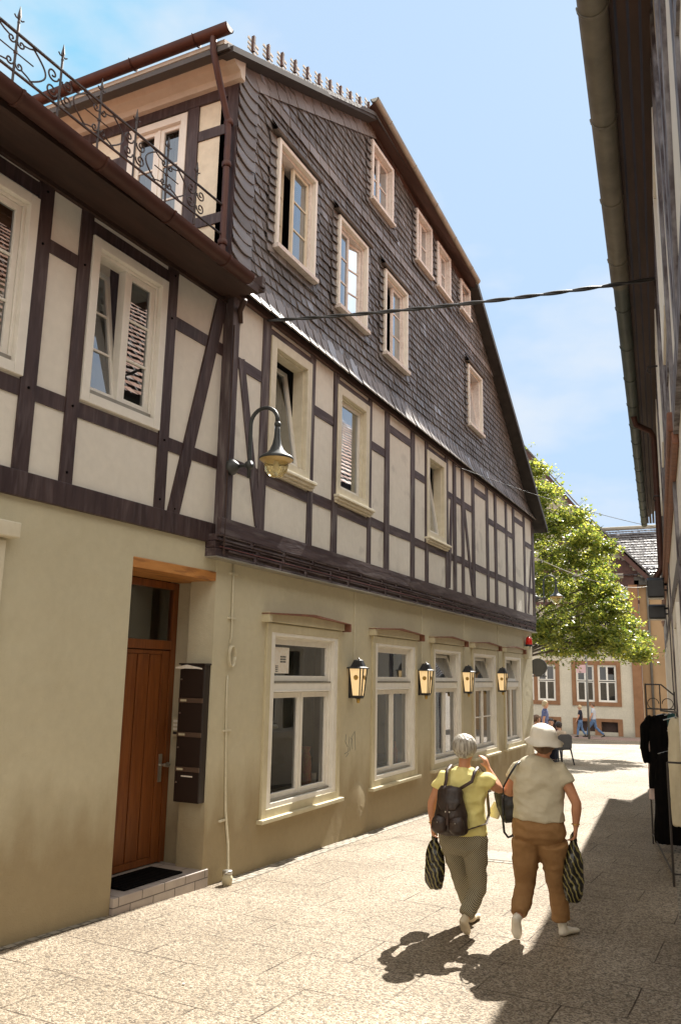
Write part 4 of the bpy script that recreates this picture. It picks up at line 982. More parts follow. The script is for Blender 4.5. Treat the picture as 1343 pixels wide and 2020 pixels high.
for k in range(4):
    mb = MB(TG); mb.box(ly[k]+.07, 0, 1.97, ly[k]+.10, .014, 2.86); mb.box(ly[k]+.065, 0, 2.4, ly[k]+.105, .017, 2.42)
    tag(mb.build('cable_conduit', M['rope']), 'cream conduit strip rising from the lantern '+cl[k], 'conduit', 'conduits above the lanterns')
# red beacon
bc = empty('alarm_beacon', (XM, 19.7, 2.28), 'red alarm beacon on a small cream box at the far corner of the khaki wall', 'alarm light')
mb = MB(TG); mb.box(19.55, 0, 2.22, 19.95, .12, 2.50); mb.build('box', M['khaki'], bc, bevel=.006)
M['redlens'] = pm('red_lens', (.75, .02, .01), None, rough=.2)
mb = MB(TG); mb.lathe((19.72, .10, 2.50), [(.085, 0), (.085, .05)], 16); mb.build('base', M['blackmetal'], bc)
mb = MB(TG); mb.lathe((19.72, .10, 2.55), [(.085, 0), (.075, .10), (.062, .16), (.02, .18)], 16); mb.build('lens', M['redlens'], bc, smooth=True)
mb = MB(TG); mb.ball((19.72, .10, 2.74), .02, 1); mb.build('tip', M['blackmetal'], bc)
# round sign sticking out at the far corner
sg = empty('round_sign', (-4.5, 21.2, 1.6), 'dark round hanging sign at the far end of the khaki wall', 'sign')
mb = MB(); mb.tube([(-4.62, 21.2, 2.04), (-4.62, 21.25, 2.04)], .22, 28); mb.build('disc', M['blackmetal'], sg); mb = MB(); mb.box(-4.8, 21.2, 1.80, -4.42, 21.24, 1.83); mb.build('bracket', M['blackmetal'], sg)

# items on the inner window sills
def sill_item(name, u, label, cat, mat, prof, window_o=-.18):
    mb = MB(TG); mb.lathe((u, window_o, GZ0+.16), prof, 12); return tag(mb.build(name, mat, smooth=True), label, cat)
M['redpot'] = pm('red_glaze', (.55, .05, .03), (.6, .3, .05), 40, .4)
for k, (a, b) in enumerate(GW):
    mb = MB(TG); mb.box(a+.03, -.38, GZ0+.10, b-.03, -.17, GZ0+.155); 
    for o_ in [o for o in H.children if o.name.startswith('window')][k:k+1]: mb.build('inner_sill', M['white'], o_)
sill_item('vase', 9.03, 'slim red and orange patterned vase behind the right pane of the nearest shop window', 'vase', M['redpot'], [(.04, 0), (.065, .05), (.07, .2), (.06, .34), (.04, .4), (.06, .46)])
sill_item('candle_jar', 9.20, 'small white jar beside the red vase in the nearest shop window', 'jar', M['white'], [(.035, 0), (.05, .02), (.05, .13), (.045, .14)])
sill_item('bottle', 11.90, 'red bottle behind the right pane of the second shop window', 'bottle', M['redpot'], [(.035, 0), (.04, .02), (.04, .2), (.015, .27), (.015, .34)])
sill_item('flowerpot', 12.03, 'white flowerpot behind the right pane of the second shop window', 'flowerpot', M['white'], [(.05, 0), (.075, .15), (.08, .16)])
# notice in the fanlight of the nearest shop window
nt_ = empty('window_notice', (-4.68, 8.1, 1.72), 'white notice sheet stuck on the upper pane of the nearest shop window', 'notice')
mb = MB(TG); mb.box(7.95, -.073, 1.77, 8.34, -.069, 2.06); mb.build('sheet', M['paper'], nt_)
mb = MB(TG)
for i in range(4):
    for j in range(3): mb.box(8.14+i*.033, -.069, 1.89+j*.028, 8.165+i*.033, -.0675, 1.908+j*.028)
for i in range(2):
    for j in range(4): mb.box(8.04+i*.03, -.069, 1.785+j*.02, 8.06+i*.03, -.0675, 1.797+j*.02)
mb.build('printed_marks', M['blackmetal'], nt_)
# scratched scribble on the wall
mb = MB(TG)
for pts in ([(9.92, 1.02), (9.90, .93), (9.97, .86)], [(9.88, .78), (9.99, .80), (10.02, .98)], [(10.03, .80), (10.10, .96), (10.12, .82)], [(10.06, .95), (10.18, 1.04), (10.21, .80)], [(9.93, .74), (10.0, .78)]):
    mb.tube([(u-.15, .0, z) for u, z in pts], .0045, 5)
mb.build('scribble', pm('blue_grey_ink', (.18, .20, .19), None, rough=.9), H)

# overhead cables
def cable(name, p, q, sag, r, label, mat='blackmetal', n=24, twist=0):
    p, q = Vector(p), Vector(q); mb = MB()
    def at(t, ph=0):
        v = p.lerp(q, t)-Vector((0, 0, 4*sag*t*(1-t)))
        if twist: v = v+Vector((0, cos(t*twist*2*pi+ph), sin(t*twist*2*pi+ph)))*r*.8
        return v
    if twist:
        for ph in (0, pi): mb.tube([at(i/n, ph) for i in range(n+1)], r, 6)
    else: mb.tube([at(i/n) for i in range(n+1)], r, 6)
    return tag(mb.build(name, M[mat], smooth=True), label, 'cable')
q = TR(8.15, .02, 5.72)
cable('overhead_cable', (-4.42, 7.19, 5.58), q, .05, .0125, 'thick twisted black cable spanning the street in front of the slated gable', n=90, twist=7)
cable('overhead_wire', (-4.42, 13.85, 5.53), TR(22.5, .1, 5.7), .10, .007, 'thin wire running from the slate skirt across the lane towards the far end')
cable('guy_wire', (-4.46, 20.4, 4.75), (-3.4, 46.5, 6.9), .5, .012, 'thin pale wire sagging from the far house corner in front of the tree', 'zinc')
# manhole cover
mh = empty('manhole_cover', (-2.65, 9.87, gz(9.87)), 'square manhole cover filled with slab stone and ringed with small setts', 'manhole cover')
mb = MB(); c, s_ = cos(.1), sin(.1)
def mhp(x, y): X = -2.65+x*c-y*s_; Y = 9.87+x*s_+y*c; return X, Y, gz(Y)
def flat(mb, x0, y0, x1, y1, h): mb.f([mb.v((p[0], p[1], p[2]+h)) for p in (mhp(x0, y0), mhp(x1, y0), mhp(x1, y1), mhp(x0, y1))])
flat(mb, -.36, -.36, .36, .36, .005); mb.build('setts', M['cobble'], mh)
mb = MB(); flat(mb, -.25, -.25, .25, .25, .009); mb.build('lid', M['lid'] if 'lid' in M else pm('lid_concrete', (.22, .19, .15), (.32, .28, .22), 20, .8, .4, 60), mh)
mb = MB()
for k, (x, y, s) in enumerate(((-3.22, 4.55, .012), (-3.0, 3.9, .008), (-2.3, 5.6, .009), (-2.9, 6.3, .008))): mb.ball((x, y, gz(y)+.006), (s, s*.7, s*.5), 1)
tag(mb.build('litter', M['paper']), kind='stuff', label='scraps of pale litter on the slabs', cat='litter')
M['timber_r'] = pm('whitened_timber', (.055, .04, .045), (.30, .29, .31), 10, .6, .6, 26, stretch=(1, 1, .3), contrast=(.42, .66))
M['lensglass'] = pm('lamp_front_glass', (.45, .42, .34), None, rough=.15)
M['paleskirt'] = pm('pale_skirt', (.55, .42, .40), (.62, .5, .47), 8, .9)
M['teal'] = pm('teal_cloth', (.012, .06, .06), None, rough=.9)
M['redcloth'] = pm('red_cloth', (.22, .015, .015), None, rough=.9)
M['ochre'] = pm('ochre_stone', (.23, .115, .055), (.29, .15, .075), 3, .85, .2)
M['farwhite'] = plaster('white_rough_plaster', (.52, .48, .38), (.62, .57, .46), (.3, .27, .22), -1.3, .3, 0, .5)
M['farcream'] = pm('pale_panel', (.38, .34, .27), (.46, .41, .33), 3, .85, .2)
M['farochre'] = pm('ochre_plaster', (.33, .215, .115), (.39, .26, .145), .7, .9, .2)
M['timber_red'] = pm('dark_red_timber', (.055, .022, .018), (.09, .038, .028), 5, .7, .3)
M['darkgrey'] = pm('dark_grey_cornice', (.06, .055, .05), (.09, .08, .07), 5, .7, .2)
M['zincdark'] = pm('grey_pipe', (.16, .155, .14), (.2, .19, .17), 5, .5, .1, metal=.3)
M['pinkpaper'] = pm('pinkish_sign', (.6, .4, .42), None, rough=.6)
M['bark'] = pm('bark', (.06, .045, .03), (.11, .09, .06), 9, .9, .6, 20)
def leafmat():
    mt = bpy.data.materials.new('leaf'); mt.use_nodes = True; t = mt.node_tree; t.nodes.clear(); N = t.nodes.new; L = t.links.new
    o = N('ShaderNodeOutputMaterial'); x = N('ShaderNodeMixShader'); x.inputs[0].default_value = .5; d = N('ShaderNodeBsdfPrincipled'); d.inputs['Roughness'].default_value = .38; tr = N('ShaderNodeBsdfTranslucent')
    ge = N('ShaderNodeNewGeometry'); c = N('ShaderNodeValToRGB'); e = c.color_ramp.elements; e[0].color = (.05, .09, .018, 1); e[1].color = (.17, .19, .04, 1); L(ge.outputs['Random Per Island'], c.inputs[0]); L(c.outputs[0], d.inputs['Base Color'])
    c2 = N('ShaderNodeValToRGB'); e = c2.color_ramp.elements; e[0].color = (.08, .17, .02, 1); e[1].color = (.66, .64, .10, 1); L(ge.outputs['Random Per Island'], c2.inputs[0]); L(c2.outputs[0], tr.inputs[0])
    L(d.outputs[0], x.inputs[1]); L(tr.outputs[0], x.inputs[2]); L(x.outputs[0], o.inputs[0]); return mt
M['leaf'] = leafmat()
# ================================================================== THE BUILDING ON THE RIGHT (grazing view)
Rb = empty('timbered_house_in_shade', TR(10, 0, gz(10)), 'half-timbered house in shade at the right edge with a deep eave and green-grey gutter', 'house')
RU0, RU1, RE = -9.0, 22.9, 5.85
RG = [(-7.5, -5.9), (-3.6, -2.0), (7.2, 8.6), (14.0, 15.5), (17.2, 18.7), (20.3, 21.8)]
RW = [(-7.4, -6.3), (-4.6, -3.5), (-1.8, -.7), (1.6, 2.7), (5.3, 6.4), (8.6, 9.7), (11.6, 12.7), (14.6, 15.7), (17.9, 19.0), (21.0, 22.1)]
wall(TR, [(RU0, -.75), (RU1, -.75), (RU1, 3.2), (RU0, 3.2)], [rect(a, b, .55, 2.35) for a, b in RG], -.3, 0, 'wall', M['rcream'] if 'rcream' in M else M['cream'], Rb)
wall(TR, [(RU0, 3.2), (RU1, 3.2), (RU1, RE+.05), (RU0, RE+.05)], [rect(a, b, 4.15, 5.6) for a, b in RW], -.2, 0, 'upper_wall', M['cream'], Rb)
rnd = random.Random(21)
mb = MB(TR)
def rp(a, b, z0, z1): mb.prism([(a+rnd.uniform(-.01, .01), z0), (b+rnd.uniform(-.01, .01), z0), (b, z1), (a, z1)], -.02, .012+rnd.random()*.012)
for a, b in RW: rp(a-.16, a, 3.36, RE); rp(b, b+.16, 3.36, RE)
for i in range(len(RW)-1):
    a, b = RW[i][1]+.16, RW[i+1][0]-.16
    if b-a > .8: rp((a+b)/2-.08, (a+b)/2+.08, 3.36, RE)
for u in (3.2, 6.0, 10.4, 12.6, 16.2, 19.4, 22.5, -5.0, -1.0): rp(u, u+.2, -.2, 3.2)
each(mb, 'timber_post', M['timber_r'], Rb)
mb = MB(TR)
for a, b in RW:
    mb.box(a, -.02, 3.98, b, .012, 4.12); mb.box(a, -.02, 5.63, b, .012, 5.75)
mb.box(RU0, -.02, 3.2, RU1, .03, 3.36); mb.box(RU0, -.02, 2.55, RU1, .012, 2.68)
each(mb, 'timber_rail', M['timber_r'], Rb)
mb = MB(TR)
for p, q in (((3.0, 6.15), (3.9, 3.4)), ((4.9, 6.15), (4.1, 3.4)), ((7.0, 6.15), (7.9, 3.4)), ((10.3, 6.15), (9.95, 3.4)), ((13.1, 6.15), (14.2, 3.4)), ((16.2, 6.15), (17.4, 3.4))): mb.beam(p, q, .15, -.015, .022)
each(mb, 'timber_brace', M['timber_r'], Rb)
mb = MB(TR)      # projecting cornice beam
mb.prism([(5.0, 3.22), (RU1, 3.22), (RU1, 3.34), (5.0, 3.34)], .02, .06); mb.box(5.0, .0, 3.14, RU1, .04, 3.219); mb.build('cornice', M['pedcap'], Rb, bevel=.01)
for i, (a, b) in enumerate(RW):
    mb = MB(TR); ring(mb, a, b, 4.15, 5.6, .09, -.12, .03); wn = mb.build('window', M['white'], Rb, bevel=.005)
    um = (a+b)/2; sash(TR, wn, a+.09, um-.005, 4.24, 5.51, -.05, .05, .045, mz=2); sash(TR, wn, um+.005, b-.09, 4.24, 5.51, -.05, .05, .045, mz=2)
for i, (a, b) in enumerate(RG):
    mb = MB(TR); ring(mb, a-.05, b+.05, .5, 2.4, .13, -.12, .03); wn = mb.build('window', M['white'], Rb, bevel=.005)
    um = (a+b)/2; sash(TR, wn, a+.08, um-.005, .63, 2.27, -.05, .05, .045, mz=1, glass='glass'); sash(TR, wn, um+.005, b-.08, .63, 2.27, -.05, .05, .045, mz=1, glass='glass')
mb = MB(TR); mb.box(RU0, -4, -.7, RU1, -3.9, 7); mb.box(RU0, -4, 3.2, RU1, -.3, 3.3); mb.box(RU1-.1, -6, -.8, RU1, -.3, 7); mb.box(RU0, -6, -.8, RU0+.1, -.3, 7)
mb.build('inner_wall', M['room'], Rb)
mb = MB(TR)      # soffit boards running along the eave
for k in range(5): mb.box(RU0, .015+.072*k, RE+.02+.004*(k % 2), RU1, .07+.072*k, RE+.05)
mb.build('soffit_board', M['darkwood'], Rb)
mb = MB(TR); mb.box(RU0, .37, RE-.0, RU1, .39, RE+.1); mb.build('fascia_board', M['darkwood'], Rb)
# tiled roof seen only in the window reflections
mb = MB(TR); rnd = random.Random(4)
pitch = radians(44); rows = 26; rl = .28
for r in range(rows):
    u = RU0; o0, z0 = .40-r*rl*cos(pitch), RE+.06+r*rl*sin(pitch); o1, z1 = o0-rl*cos(pitch), z0+rl*sin(pitch)
    while u < RU1:
        l = .23*rnd.uniform(.97, 1.03); t = rnd.uniform(0, .012)
        mb.quad((u, o0, z0+.05+t), (u+l-.02, o0, z0+.04+t), (u+l-.02, o1, z1+.01), (u, o1, z1+.0)); u += l
mb.build('roof', M['tiles_red'], Rb, recalc=False)
mb = MB(TR); mb.quad((RU0, .38, RE+.05), (RU1, .38, RE+.05), (RU1, .38-rows*rl*cos(pitch), RE+.04+rows*rl*sin(pitch)), (RU0, .38-rows*rl*cos(pitch), RE+.04+rows*rl*sin(pitch)))
mb.build('roof_boarding', M['darkwood'], Rb)
gutter('eaves_gutter', [tuple(TR(8.2+i*.0, .545, RE)) if False else tuple(TR(u, .345, RE-.005)) for u in (22.85, 18, 13, 8.4)], .078, M['greengutter'], Rb, .95)
gutter('eaves_gutter', [tuple(TR(u, .35, RE-.005)) for u in (8.38, 4, 0, RU0)], .09, M['zincolive'], Rb, .95)
mb = MB(TR); mb.tube([(12.9, .345, 5.78), (12.95, .32, 5.66), (13.1, .12, 5.58), (13.2, .07, 5.5), (13.25, .07, 5.35), (13.25, .07, 3.45), (13.25, .16, 3.28)], .045, 12)
smooth_angle(mb.build('downpipe', M['brownmetal'], Rb), 60)
mb = MB(TR)
for u, z in ((9.5, 5.3), (12.9, 4.5)): mb.tube([(u, 0, z), (u, .12, z), (u, .13, z-.05), (u, .10, z-.08)], .012, 6)
each(mb, 'wall_hook', M['iron'], Rb, smooth=True)
# gable end facing away, closing the roof
mb = MB(TR); mb.prism([(RU1-.05, -.7), (RU1, -.7), (RU1, RE), (RU1-.05, RE)], -6, 0); mb.build('end_wall', M['cream'], Rb)

# floodlights
def flood(u, z, h, lab):
    t = empty('floodlight', TR(u, .1, z), lab, 'floodlight', 'floodlights on the shaded house')
    mb = MB(TR); mb.tube([(u, .0, z+.05), (u, .15, z+.05)], .016, 8); mb.tube([(u+.02, .0, z-.03), (u+.02, .16, z-.03)], .012, 8); mb.box(u-.03, 0, z-.08, u+.05, .015, z+.10); mb.build('arm', M['blackmetal'], t)
    mb = MB(TR); mb.prism([(u-.12, z-h*.45), (u+.10, z-h*.5), (u+.13, z+h*.3), (u-.02, z+h*.5), (u-.10, z+h*.35)], .05, .28)
    mb.build('housing', M['blackmetal'], t, bevel=.012)
    mb = MB(TR); mb.box(u-.11, .06, z-h*.5-.012, u+.09, .27, z-h*.5); mb.build('front_glass', M['lensglass'], t)
flood(12.6, 3.08, .30, 'upper, larger black floodlight on a wall arm of the shaded house')
flood(12.9, 2.76, .22, 'lower, smaller black floodlight on the shaded house')

# ------------------------------------------------------------------ soft bodies
def remesh(mb, voxel, name, mat, parent, smooth_it=4, disp=None):
    tmp = mb.build('tmp', mat, None)
    r = tmp.modifiers.new('r', 'REMESH'); r.mode = 'VOXEL'; r.voxel_size = voxel; r.use_smooth_shade = True
    s = tmp.modifiers.new('s', 'SMOOTH'); s.factor = .5; s.iterations = smooth_it
    dg = bpy.context.evaluated_depsgraph_get(); dg.update()
    me = bpy.data.meshes.new_from_object(tmp.evaluated_get(dg)); me.name = name
    bpy.data.objects.remove(tmp)
    if disp:
        ns = [Vector(v.normal) for v in me.vertices]
        for v, n_ in zip(me.vertices, ns): v.co += n_*disp(v.co)
    w0 = origin(parent)
    for v in me.vertices: v.co -= w0
    for p in me.polygons: p.use_smooth = True
    o = bpy.data.objects.new(name, me); COL.objects.link(o); o.parent = parent
    me.materials.clear(); me.materials.append(mat)
    return o
def lerp(a, b, t): return Vector(a).lerp(Vector(b), t)
def hand(mb, wr, tip, pn, thumb, s=1, curl=.6):
    """palm from wrist towards tip, four bent fingers and a thumb; pn = palm normal, thumb = side of the thumb"""
    wr, tip = Vector(wr), Vector(tip); d = (tip-wr).normalized(); pn = Vector(pn); pn = (pn-d*pn.dot(d)).normalized()
    sd_ = d.cross(pn).normalized()
    if sd_.dot(Vector(thumb)) < 0: sd_ = -sd_
    mb.tube([wr-d*.02*s, wr+d*.02*s, wr+d*.06*s, wr+d*.088*s], [(.024*s, .017*s), (.032*s, .017*s), (.038*s, .015*s), (.034*s, .012*s)], 10, ref=sd_)
    for k, (off, ln) in enumerate(((.030, .064), (.010, .073), (-.010, .068), (-.030, .053))):
        p = wr+d*.083*s+sd_*off*s; q = d.copy(); pts = [p-d*.02*s, p]; c = curl*(1+.12*k)
        for seg in (.45, .3, .25):
            q = (q*cos(c)+pn*sin(c)).normalized(); p = p+q*ln*seg*s*1.1; pts.append(p)
        mb.tube(pts, [.0095*s, .0095*s, .0088*s, .008*s, .0065*s], 8)
    p = wr+d*.03*s+sd_*.028*s; q = (d*.6+sd_*.7+pn*.35).normalized(); a = p+q*.035*s; b = a+(d*.8+pn*.55+sd_*.05).normalized()*.03*s
    mb.tube([p-q*.015*s, p, a, b], [.012*s, .012*s, .0105*s, .008*s], 8)
def person(label, J, mats, voxel=.012, group=None, shirt_r=None, sleeve=.55, hair='short', s=1, face=(0, 1, 0), folds=1, cat='person', shoe_up=(0, 0)):
    fc = Vector(face).normalized(); sv = fc.cross(Vector((0, 0, 1))).normalized()   # sv = the person's right
    g0 = J['pelvis']; t = empty('person', (g0[0], g0[1], gz(g0[1])), label, cat, group)
    ref = tuple(sv)
    # ---- body, one continuous surface
    mb = MB()
    T_ = shirt_r   # list of (centre, half width, half depth)
    mb.tube([c for c, a, b in T_], [(a-.018*s, b-.018*s) for c, a, b in T_], 16, ref=ref)
    hd, nk = Vector(J['head']), Vector(J['neck'])
    mb.tube([nk-Vector((0, 0, .05*s)), nk, lerp(nk, hd, .5)], [.06*s, .052*s, .05*s], 12)
    hr = .098*s
    mb.ball(hd+Vector((0, 0, .02*s))-fc*.01*s, (hr*.84 if abs(fc.y) > .7 else hr*.98, hr*.98 if abs(fc.y) > .7 else hr*.84, hr*1.05), 3)
    mb.ball(hd-Vector((0, 0, .06*s))+fc*.03*s, (.058*s, .06*s, .055*s), 2)
    mb.tube([hd+fc*.08*s+Vector((0, 0, .02*s)), hd+fc*.108*s-Vector((0, 0, .025*s))], [.009*s, .014*s], 8)
    mb.ball(hd+fc*.082*s-Vector((0, 0, .062*s)), (.020*s, .012*s, .008*s), 1)
    for sg in (-1, 1): mb.ball(hd+sv*sg*.080*s-Vector((0, 0, .005*s)), (.012*s, .018*s, .03*s), 2)
    for k in ('L', 'R'):
        sh, el, wr = J['sh'+k], J['el'+k], J['wr'+k]
        mb.tube([sh, lerp(sh, el, .3), lerp(sh, el, .7), el, lerp(el, wr, .3), lerp(el, wr, .75), wr], [x*s for x in (.050, .048, .043, .040, .041, .030, .024)], 12)
        hd_ = J['ha'+k]; hand(mb, wr, hd_, J.get('pn'+k, tuple(fc)), J.get('th'+k, tuple(fc)), s, J.get('cu'+k, .6))
        hp, kn, an = J['hip'+k], J['kn'+k], J['an'+k]
        mb.tube([hp, kn, an], [.07*s, .045*s, .032*s], 12)
    body = remesh(mb, min(voxel, .012), 'body', mats['skin'], t, 2)
    # eyes
    mb = MB()
    for sg in (-1, 1): mb.ball(hd+fc*.086*s+sv*sg*.032*s+Vector((0, 0, .012*s)), .009*s, 1)
    mb.build('eyes', M['eye'], t, smooth=True)
    # ---- shirt
    mb = MB(); mb.tube([c for c, a, b in T_], [(a, b) for c, a, b in T_], 24, ref=ref)
    for k in ('L', 'R'):
        sh, el = Vector(J['sh'+k]), Vector(J['el'+k]); inn = Vector(T_[-2][0]); inn.z = sh.z-.01
        mb.tube([lerp(inn, sh, .45), sh, lerp(sh, el, sleeve*.5), lerp(sh, el, sleeve)], [x*s for x in (.07, .068, .066, .066)], 14)
    def dsh(co):
        d = noise.noise(Vector((co.x*7, co.y*7, co.z*11)))*.007-abs(noise.noise(Vector((co.x*6+co.z*5, co.y*7, co.z*10-co.x*4))))*.022+noise.noise(Vector((co.x*18, co.y*18, co.z*34)))*.004+.005
        return d*folds
    remesh(mb, voxel, 'shirt', mats['shirt'], t, 3, dsh)
    # ---- trousers
    mb = MB(); pv = Vector(J['pelvis']); hemc, hema, hemb = T_[0]
    mb.tube([Vector(hemc)+Vector((0, 0, .05*s)), pv+Vector((0, 0, .05*s)), pv-Vector((0, 0, .03*s)), pv-Vector((0, 0, .085*s))], [(hema*.84, hemb*.84), (hema*1.0, hemb*1.0), (hema*1.0, hemb*1.0), (hema*.70, hemb*.7)], 20, ref=ref)
    for k in ('L', 'R'):
        hp, kn, an = Vector(J['hip'+k]), Vector(J['kn'+k]), Vector(J['an'+k])
        lr = J.get('lr', (.098, .082, .066, .060, .056))
        mb.tube([hp, lerp(hp, kn, .5), kn, lerp(kn, an, .5), an+Vector((0, 0, .02*s))], [x*s for x in lr], 16)
    def dtr(co):
        d = noise.noise(Vector((co.x*9, co.y*9, co.z*7)))*.008-abs(noise.noise(Vector((co.x*5+co.z*7, co.y*7, co.z*10))))*.016+noise.noise(Vector((co.x*25, co.y*25, co.z*30)))*.004+.006
        return d*folds
    remesh(mb, voxel, 'trousers', mats['trousers'], t, 7, dtr)
    for k in ('L', 'R'):
        an, toe = Vector(J['an'+k]), Vector(J['toe'+k]); heel = Vector(J['heel'+k]) if 'heel'+k in J else an-(toe-an).normalized()*.03-Vector((0, 0, .05*s))
        mb = MB(); ax = (toe-heel).normalized(); up = Vector((0, 0, 1)) if abs(ax.z) < .7 else fc*.8+Vector((0, 0, .4)); side = ax.cross(up).normalized()
        mid = lerp(heel, toe, .5)+side.cross(ax).normalized()*.008
        mb.tube([heel-ax*.005, lerp(heel, toe, .15), mid, lerp(heel, toe, .75), toe+ax*.01], [(.024*s, .022*s), (.036*s, .030*s), (.042*s, .028*s), (.046*s, .022*s), (.028*s, .014*s)], 14, ref=tuple(side))
        mb.tube([lerp(heel, toe, .18), an+Vector((0, 0, .01))], [(.036*s), (.036*s)], 12)
        remesh(mb, min(.01, voxel), 'shoe', mats['shoe'], t, 2)
    # ---- hair
    if hair:
        mb = MB(); hc = hd+Vector((0, 0, .028*s))-fc*.014*s
        hw = J.get('hairw', .93); mb.ball(hc, (hr*hw if abs(fc.y) > .7 else hr*1.08, hr*1.08 if abs(fc.y) > .7 else hr*hw, hr*1.10), 3)
        mb.ball(hd-fc*.045*s-Vector((0, 0, .03*s)), (.072*s, .055*s, .06*s), 2)
        # keep the face free
        for v in list(mb.bm.verts):
            r_ = v.co-hd
            if r_.dot(fc) > .035*s and r_.z < .055*s: v.co -= fc*(r_.dot(fc)-.035*s)
        hl = J.get('hairlow', .055)
        ht = J.get('hairtop', 9)
        for v in mb.bm.verts:
            if v.co.z > hd.z+ht: v.co.z = hd.z+ht
            if v.co.z < hd.z-hl*s: v.co.z = hd.z-hl*s+(v.co.z-hd.z+hl*s)*.2
        remesh(mb, min(voxel, .008), 'hair', mats['hair'], t, 2, lambda co: noise.noise(Vector((co.x*60, co.y*60, co.z*9)))*.0035+noise.noise(Vector((co.x*22, co.y*22, co.z*10)))*.005)
    return t
M['eye'] = pm('eye', (.05, .04, .03), None, rough=.2)
def skin(n, c): 
    mt = pm(n, c, tuple(x*.88 for x in c), 14, .55, .1, 120); mt.node_tree.nodes['Principled BSDF'].inputs['Subsurface Weight'].default_value = .0; return mt
M['skin1'] = skin('skin_tanned', (.58, .27, .145)); M['skin2'] = skin('skin_light', (.62, .32, .20))
M['yellow'] = pm('yellow_knit', (.82, .72, .25), (.88, .79, .32), 8, .85, .3, 150)
M['beige'] = pm('beige_knit', (.55, .49, .35), (.62, .56, .41), 8, .85, .3, 150)
M['browntr'] = pm('brown_trousers', (.27, .14, .05), (.33, .18, .07), 8, .85, .3, 120)
M['offwhite'] = pm('off_white_canvas', (.72, .66, .54), (.78, .73, .62), 8, .8, .25, 100)
M['shoe1'] = pm('cream_leather', (.60, .50, .34), (.66, .56, .40), 12, .6, .2)
M['greyhair'] = pm('grey_hair', (.20, .17, .13), (.66, .62, .54), 70, .5, .9, 120, stretch=(1, 1, .12))
M['brownhair'] = pm('brown_hair', (.10, .05, .025), (.2, .12, .07), 30, .55, .6, 60, stretch=(1, 1, .2))
M['darkhair'] = pm('dark_hair', (.02, .015, .012), (.05, .035, .03), 30, .5, .6, 60)
M['leather'] = pm('dark_brown_leather', (.022, .012, .008), (.045, .026, .018), 9, .42, .5, 30)
M['strap'] = pm('strap_leather', (.04, .02, .014), (.06, .032, .022), 12, .5, .2)
M['blackleather'] = pm('black_leather', (.008, .007, .008), (.016, .014, .014), 12, .4, .4, 30)
def check_mat():
    mt, t, b = new_mat('houndstooth_cloth'); N = t.nodes.new; L = t.links.new; b.inputs['Roughness'].default_value = .85
    ge = N('ShaderNodeNewGeometry'); sp = N('ShaderNodeSeparateXYZ'); cb = N('ShaderNodeCombineXYZ'); L(ge.outputs['Position'], sp.inputs[0]); L(sp.outputs[0], cb.inputs[0]); L(sp.outputs[2], cb.inputs[1])
    ck = N('ShaderNodeTexChecker'); ck.inputs['Scale'].default_value = 125; ck.inputs[1].default_value = (.42, .37, .24, 1); ck.inputs[2].default_value = (.085, .07, .05, 1); L(cb.outputs[0], ck.inputs[0]); L(ck.outputs[0], b.inputs['Base Color']); return mt
M['check'] = check_mat()
def zebra_mat():
    mt, t, b = new_mat('striped_carrier_bag'); N = t.nodes.new; L = t.links.new; b.inputs['Roughness'].default_value = .22
    tc = N('ShaderNodeTexCoord'); wv = N('ShaderNodeTexWave'); wv.inputs['Scale'].default_value = 9; wv.inputs['Distortion'].default_value = 6; wv.inputs['Detail'].default_value = 2; wv.inputs['Detail Scale'].default_value = 1.2
    mp = N('ShaderNodeMapping'); mp.inputs['Rotation'].default_value = (0, radians(25), 0); L(tc.outputs['Object'], mp.inputs[0]); L(mp.outputs[0], wv.inputs[0])
    cr = N('ShaderNodeValToRGB'); cr.color_ramp.interpolation = 'CONSTANT'; e = cr.color_ramp.elements; e[0].color = (.012, .011, .008, 1); e[1].position = .80; e[1].color = (.22, .19, .07, 1)
    L(wv.outputs['Fac'], cr.inputs[0]); L(cr.outputs[0], b.inputs['Base Color']); return mt
M['zebra'] = zebra_mat()

# ---- woman with the backpack
Y = 6.66
J = dict(hairw=1.13, hairlow=.075, head=(-2.066, Y+.01, 1.195), neck=(-2.068, Y, 1.075), pelvis=(-2.085, Y, .475),
    shL=(-2.255, Y, .955), elL=(-2.345, Y-.01, .755), wrL=(-2.352, Y+.02, .585), haL=(-2.343, Y+.03, .47), pnL=(1, 0, 0), thL=(0, 1, 0), cuL=.75,
    shR=(-1.885, Y, .965), elR=(-1.795, Y+.05, .885), wrR=(-1.895, Y+.09, 1.04), haR=(-1.925, Y+.08, 1.14), pnR=(-1, .2, 0), thR=(0, -1, .2), cuR=.45,
    hipL=(-2.175, Y+.01, .44), knL=(-2.145, Y+.16, .13), anL=(-2.10, Y+.24, -.10), toeL=(-2.10, Y+.44, -.168), heelL=(-2.10, Y+.20, -.150),
    hipR=(-1.985, Y, .44), knR=(-1.985, Y+.04, .13), anR=(-2.025, Y-.14, -.045), toeR=(-2.030, Y-.10, -.165), heelR=(-2.035, Y-.20, -.045),
    lr=(.106, .092, .074, .068, .064))
tor = [((-2.085, Y, .545), .200, .135), ((-2.083, Y, .64), .186, .130), ((-2.08, Y, .75), .180, .128), ((-2.075, Y, .88), .190, .125), ((-2.07, Y, .965), .195, .108), ((-2.068, Y, 1.02), .125, .085), ((-2.068, Y, 1.055), .065, .06)]
w1 = person('woman with short grey hair in a yellow T-shirt and checked trousers, carrying a backpack', J, dict(skin=M['skin1'], shirt=M['yellow'], trousers=M['check'], shoe=M['shoe1'], hair=M['greyhair']), .010, shirt_r=tor, s=.92, sleeve=.42)
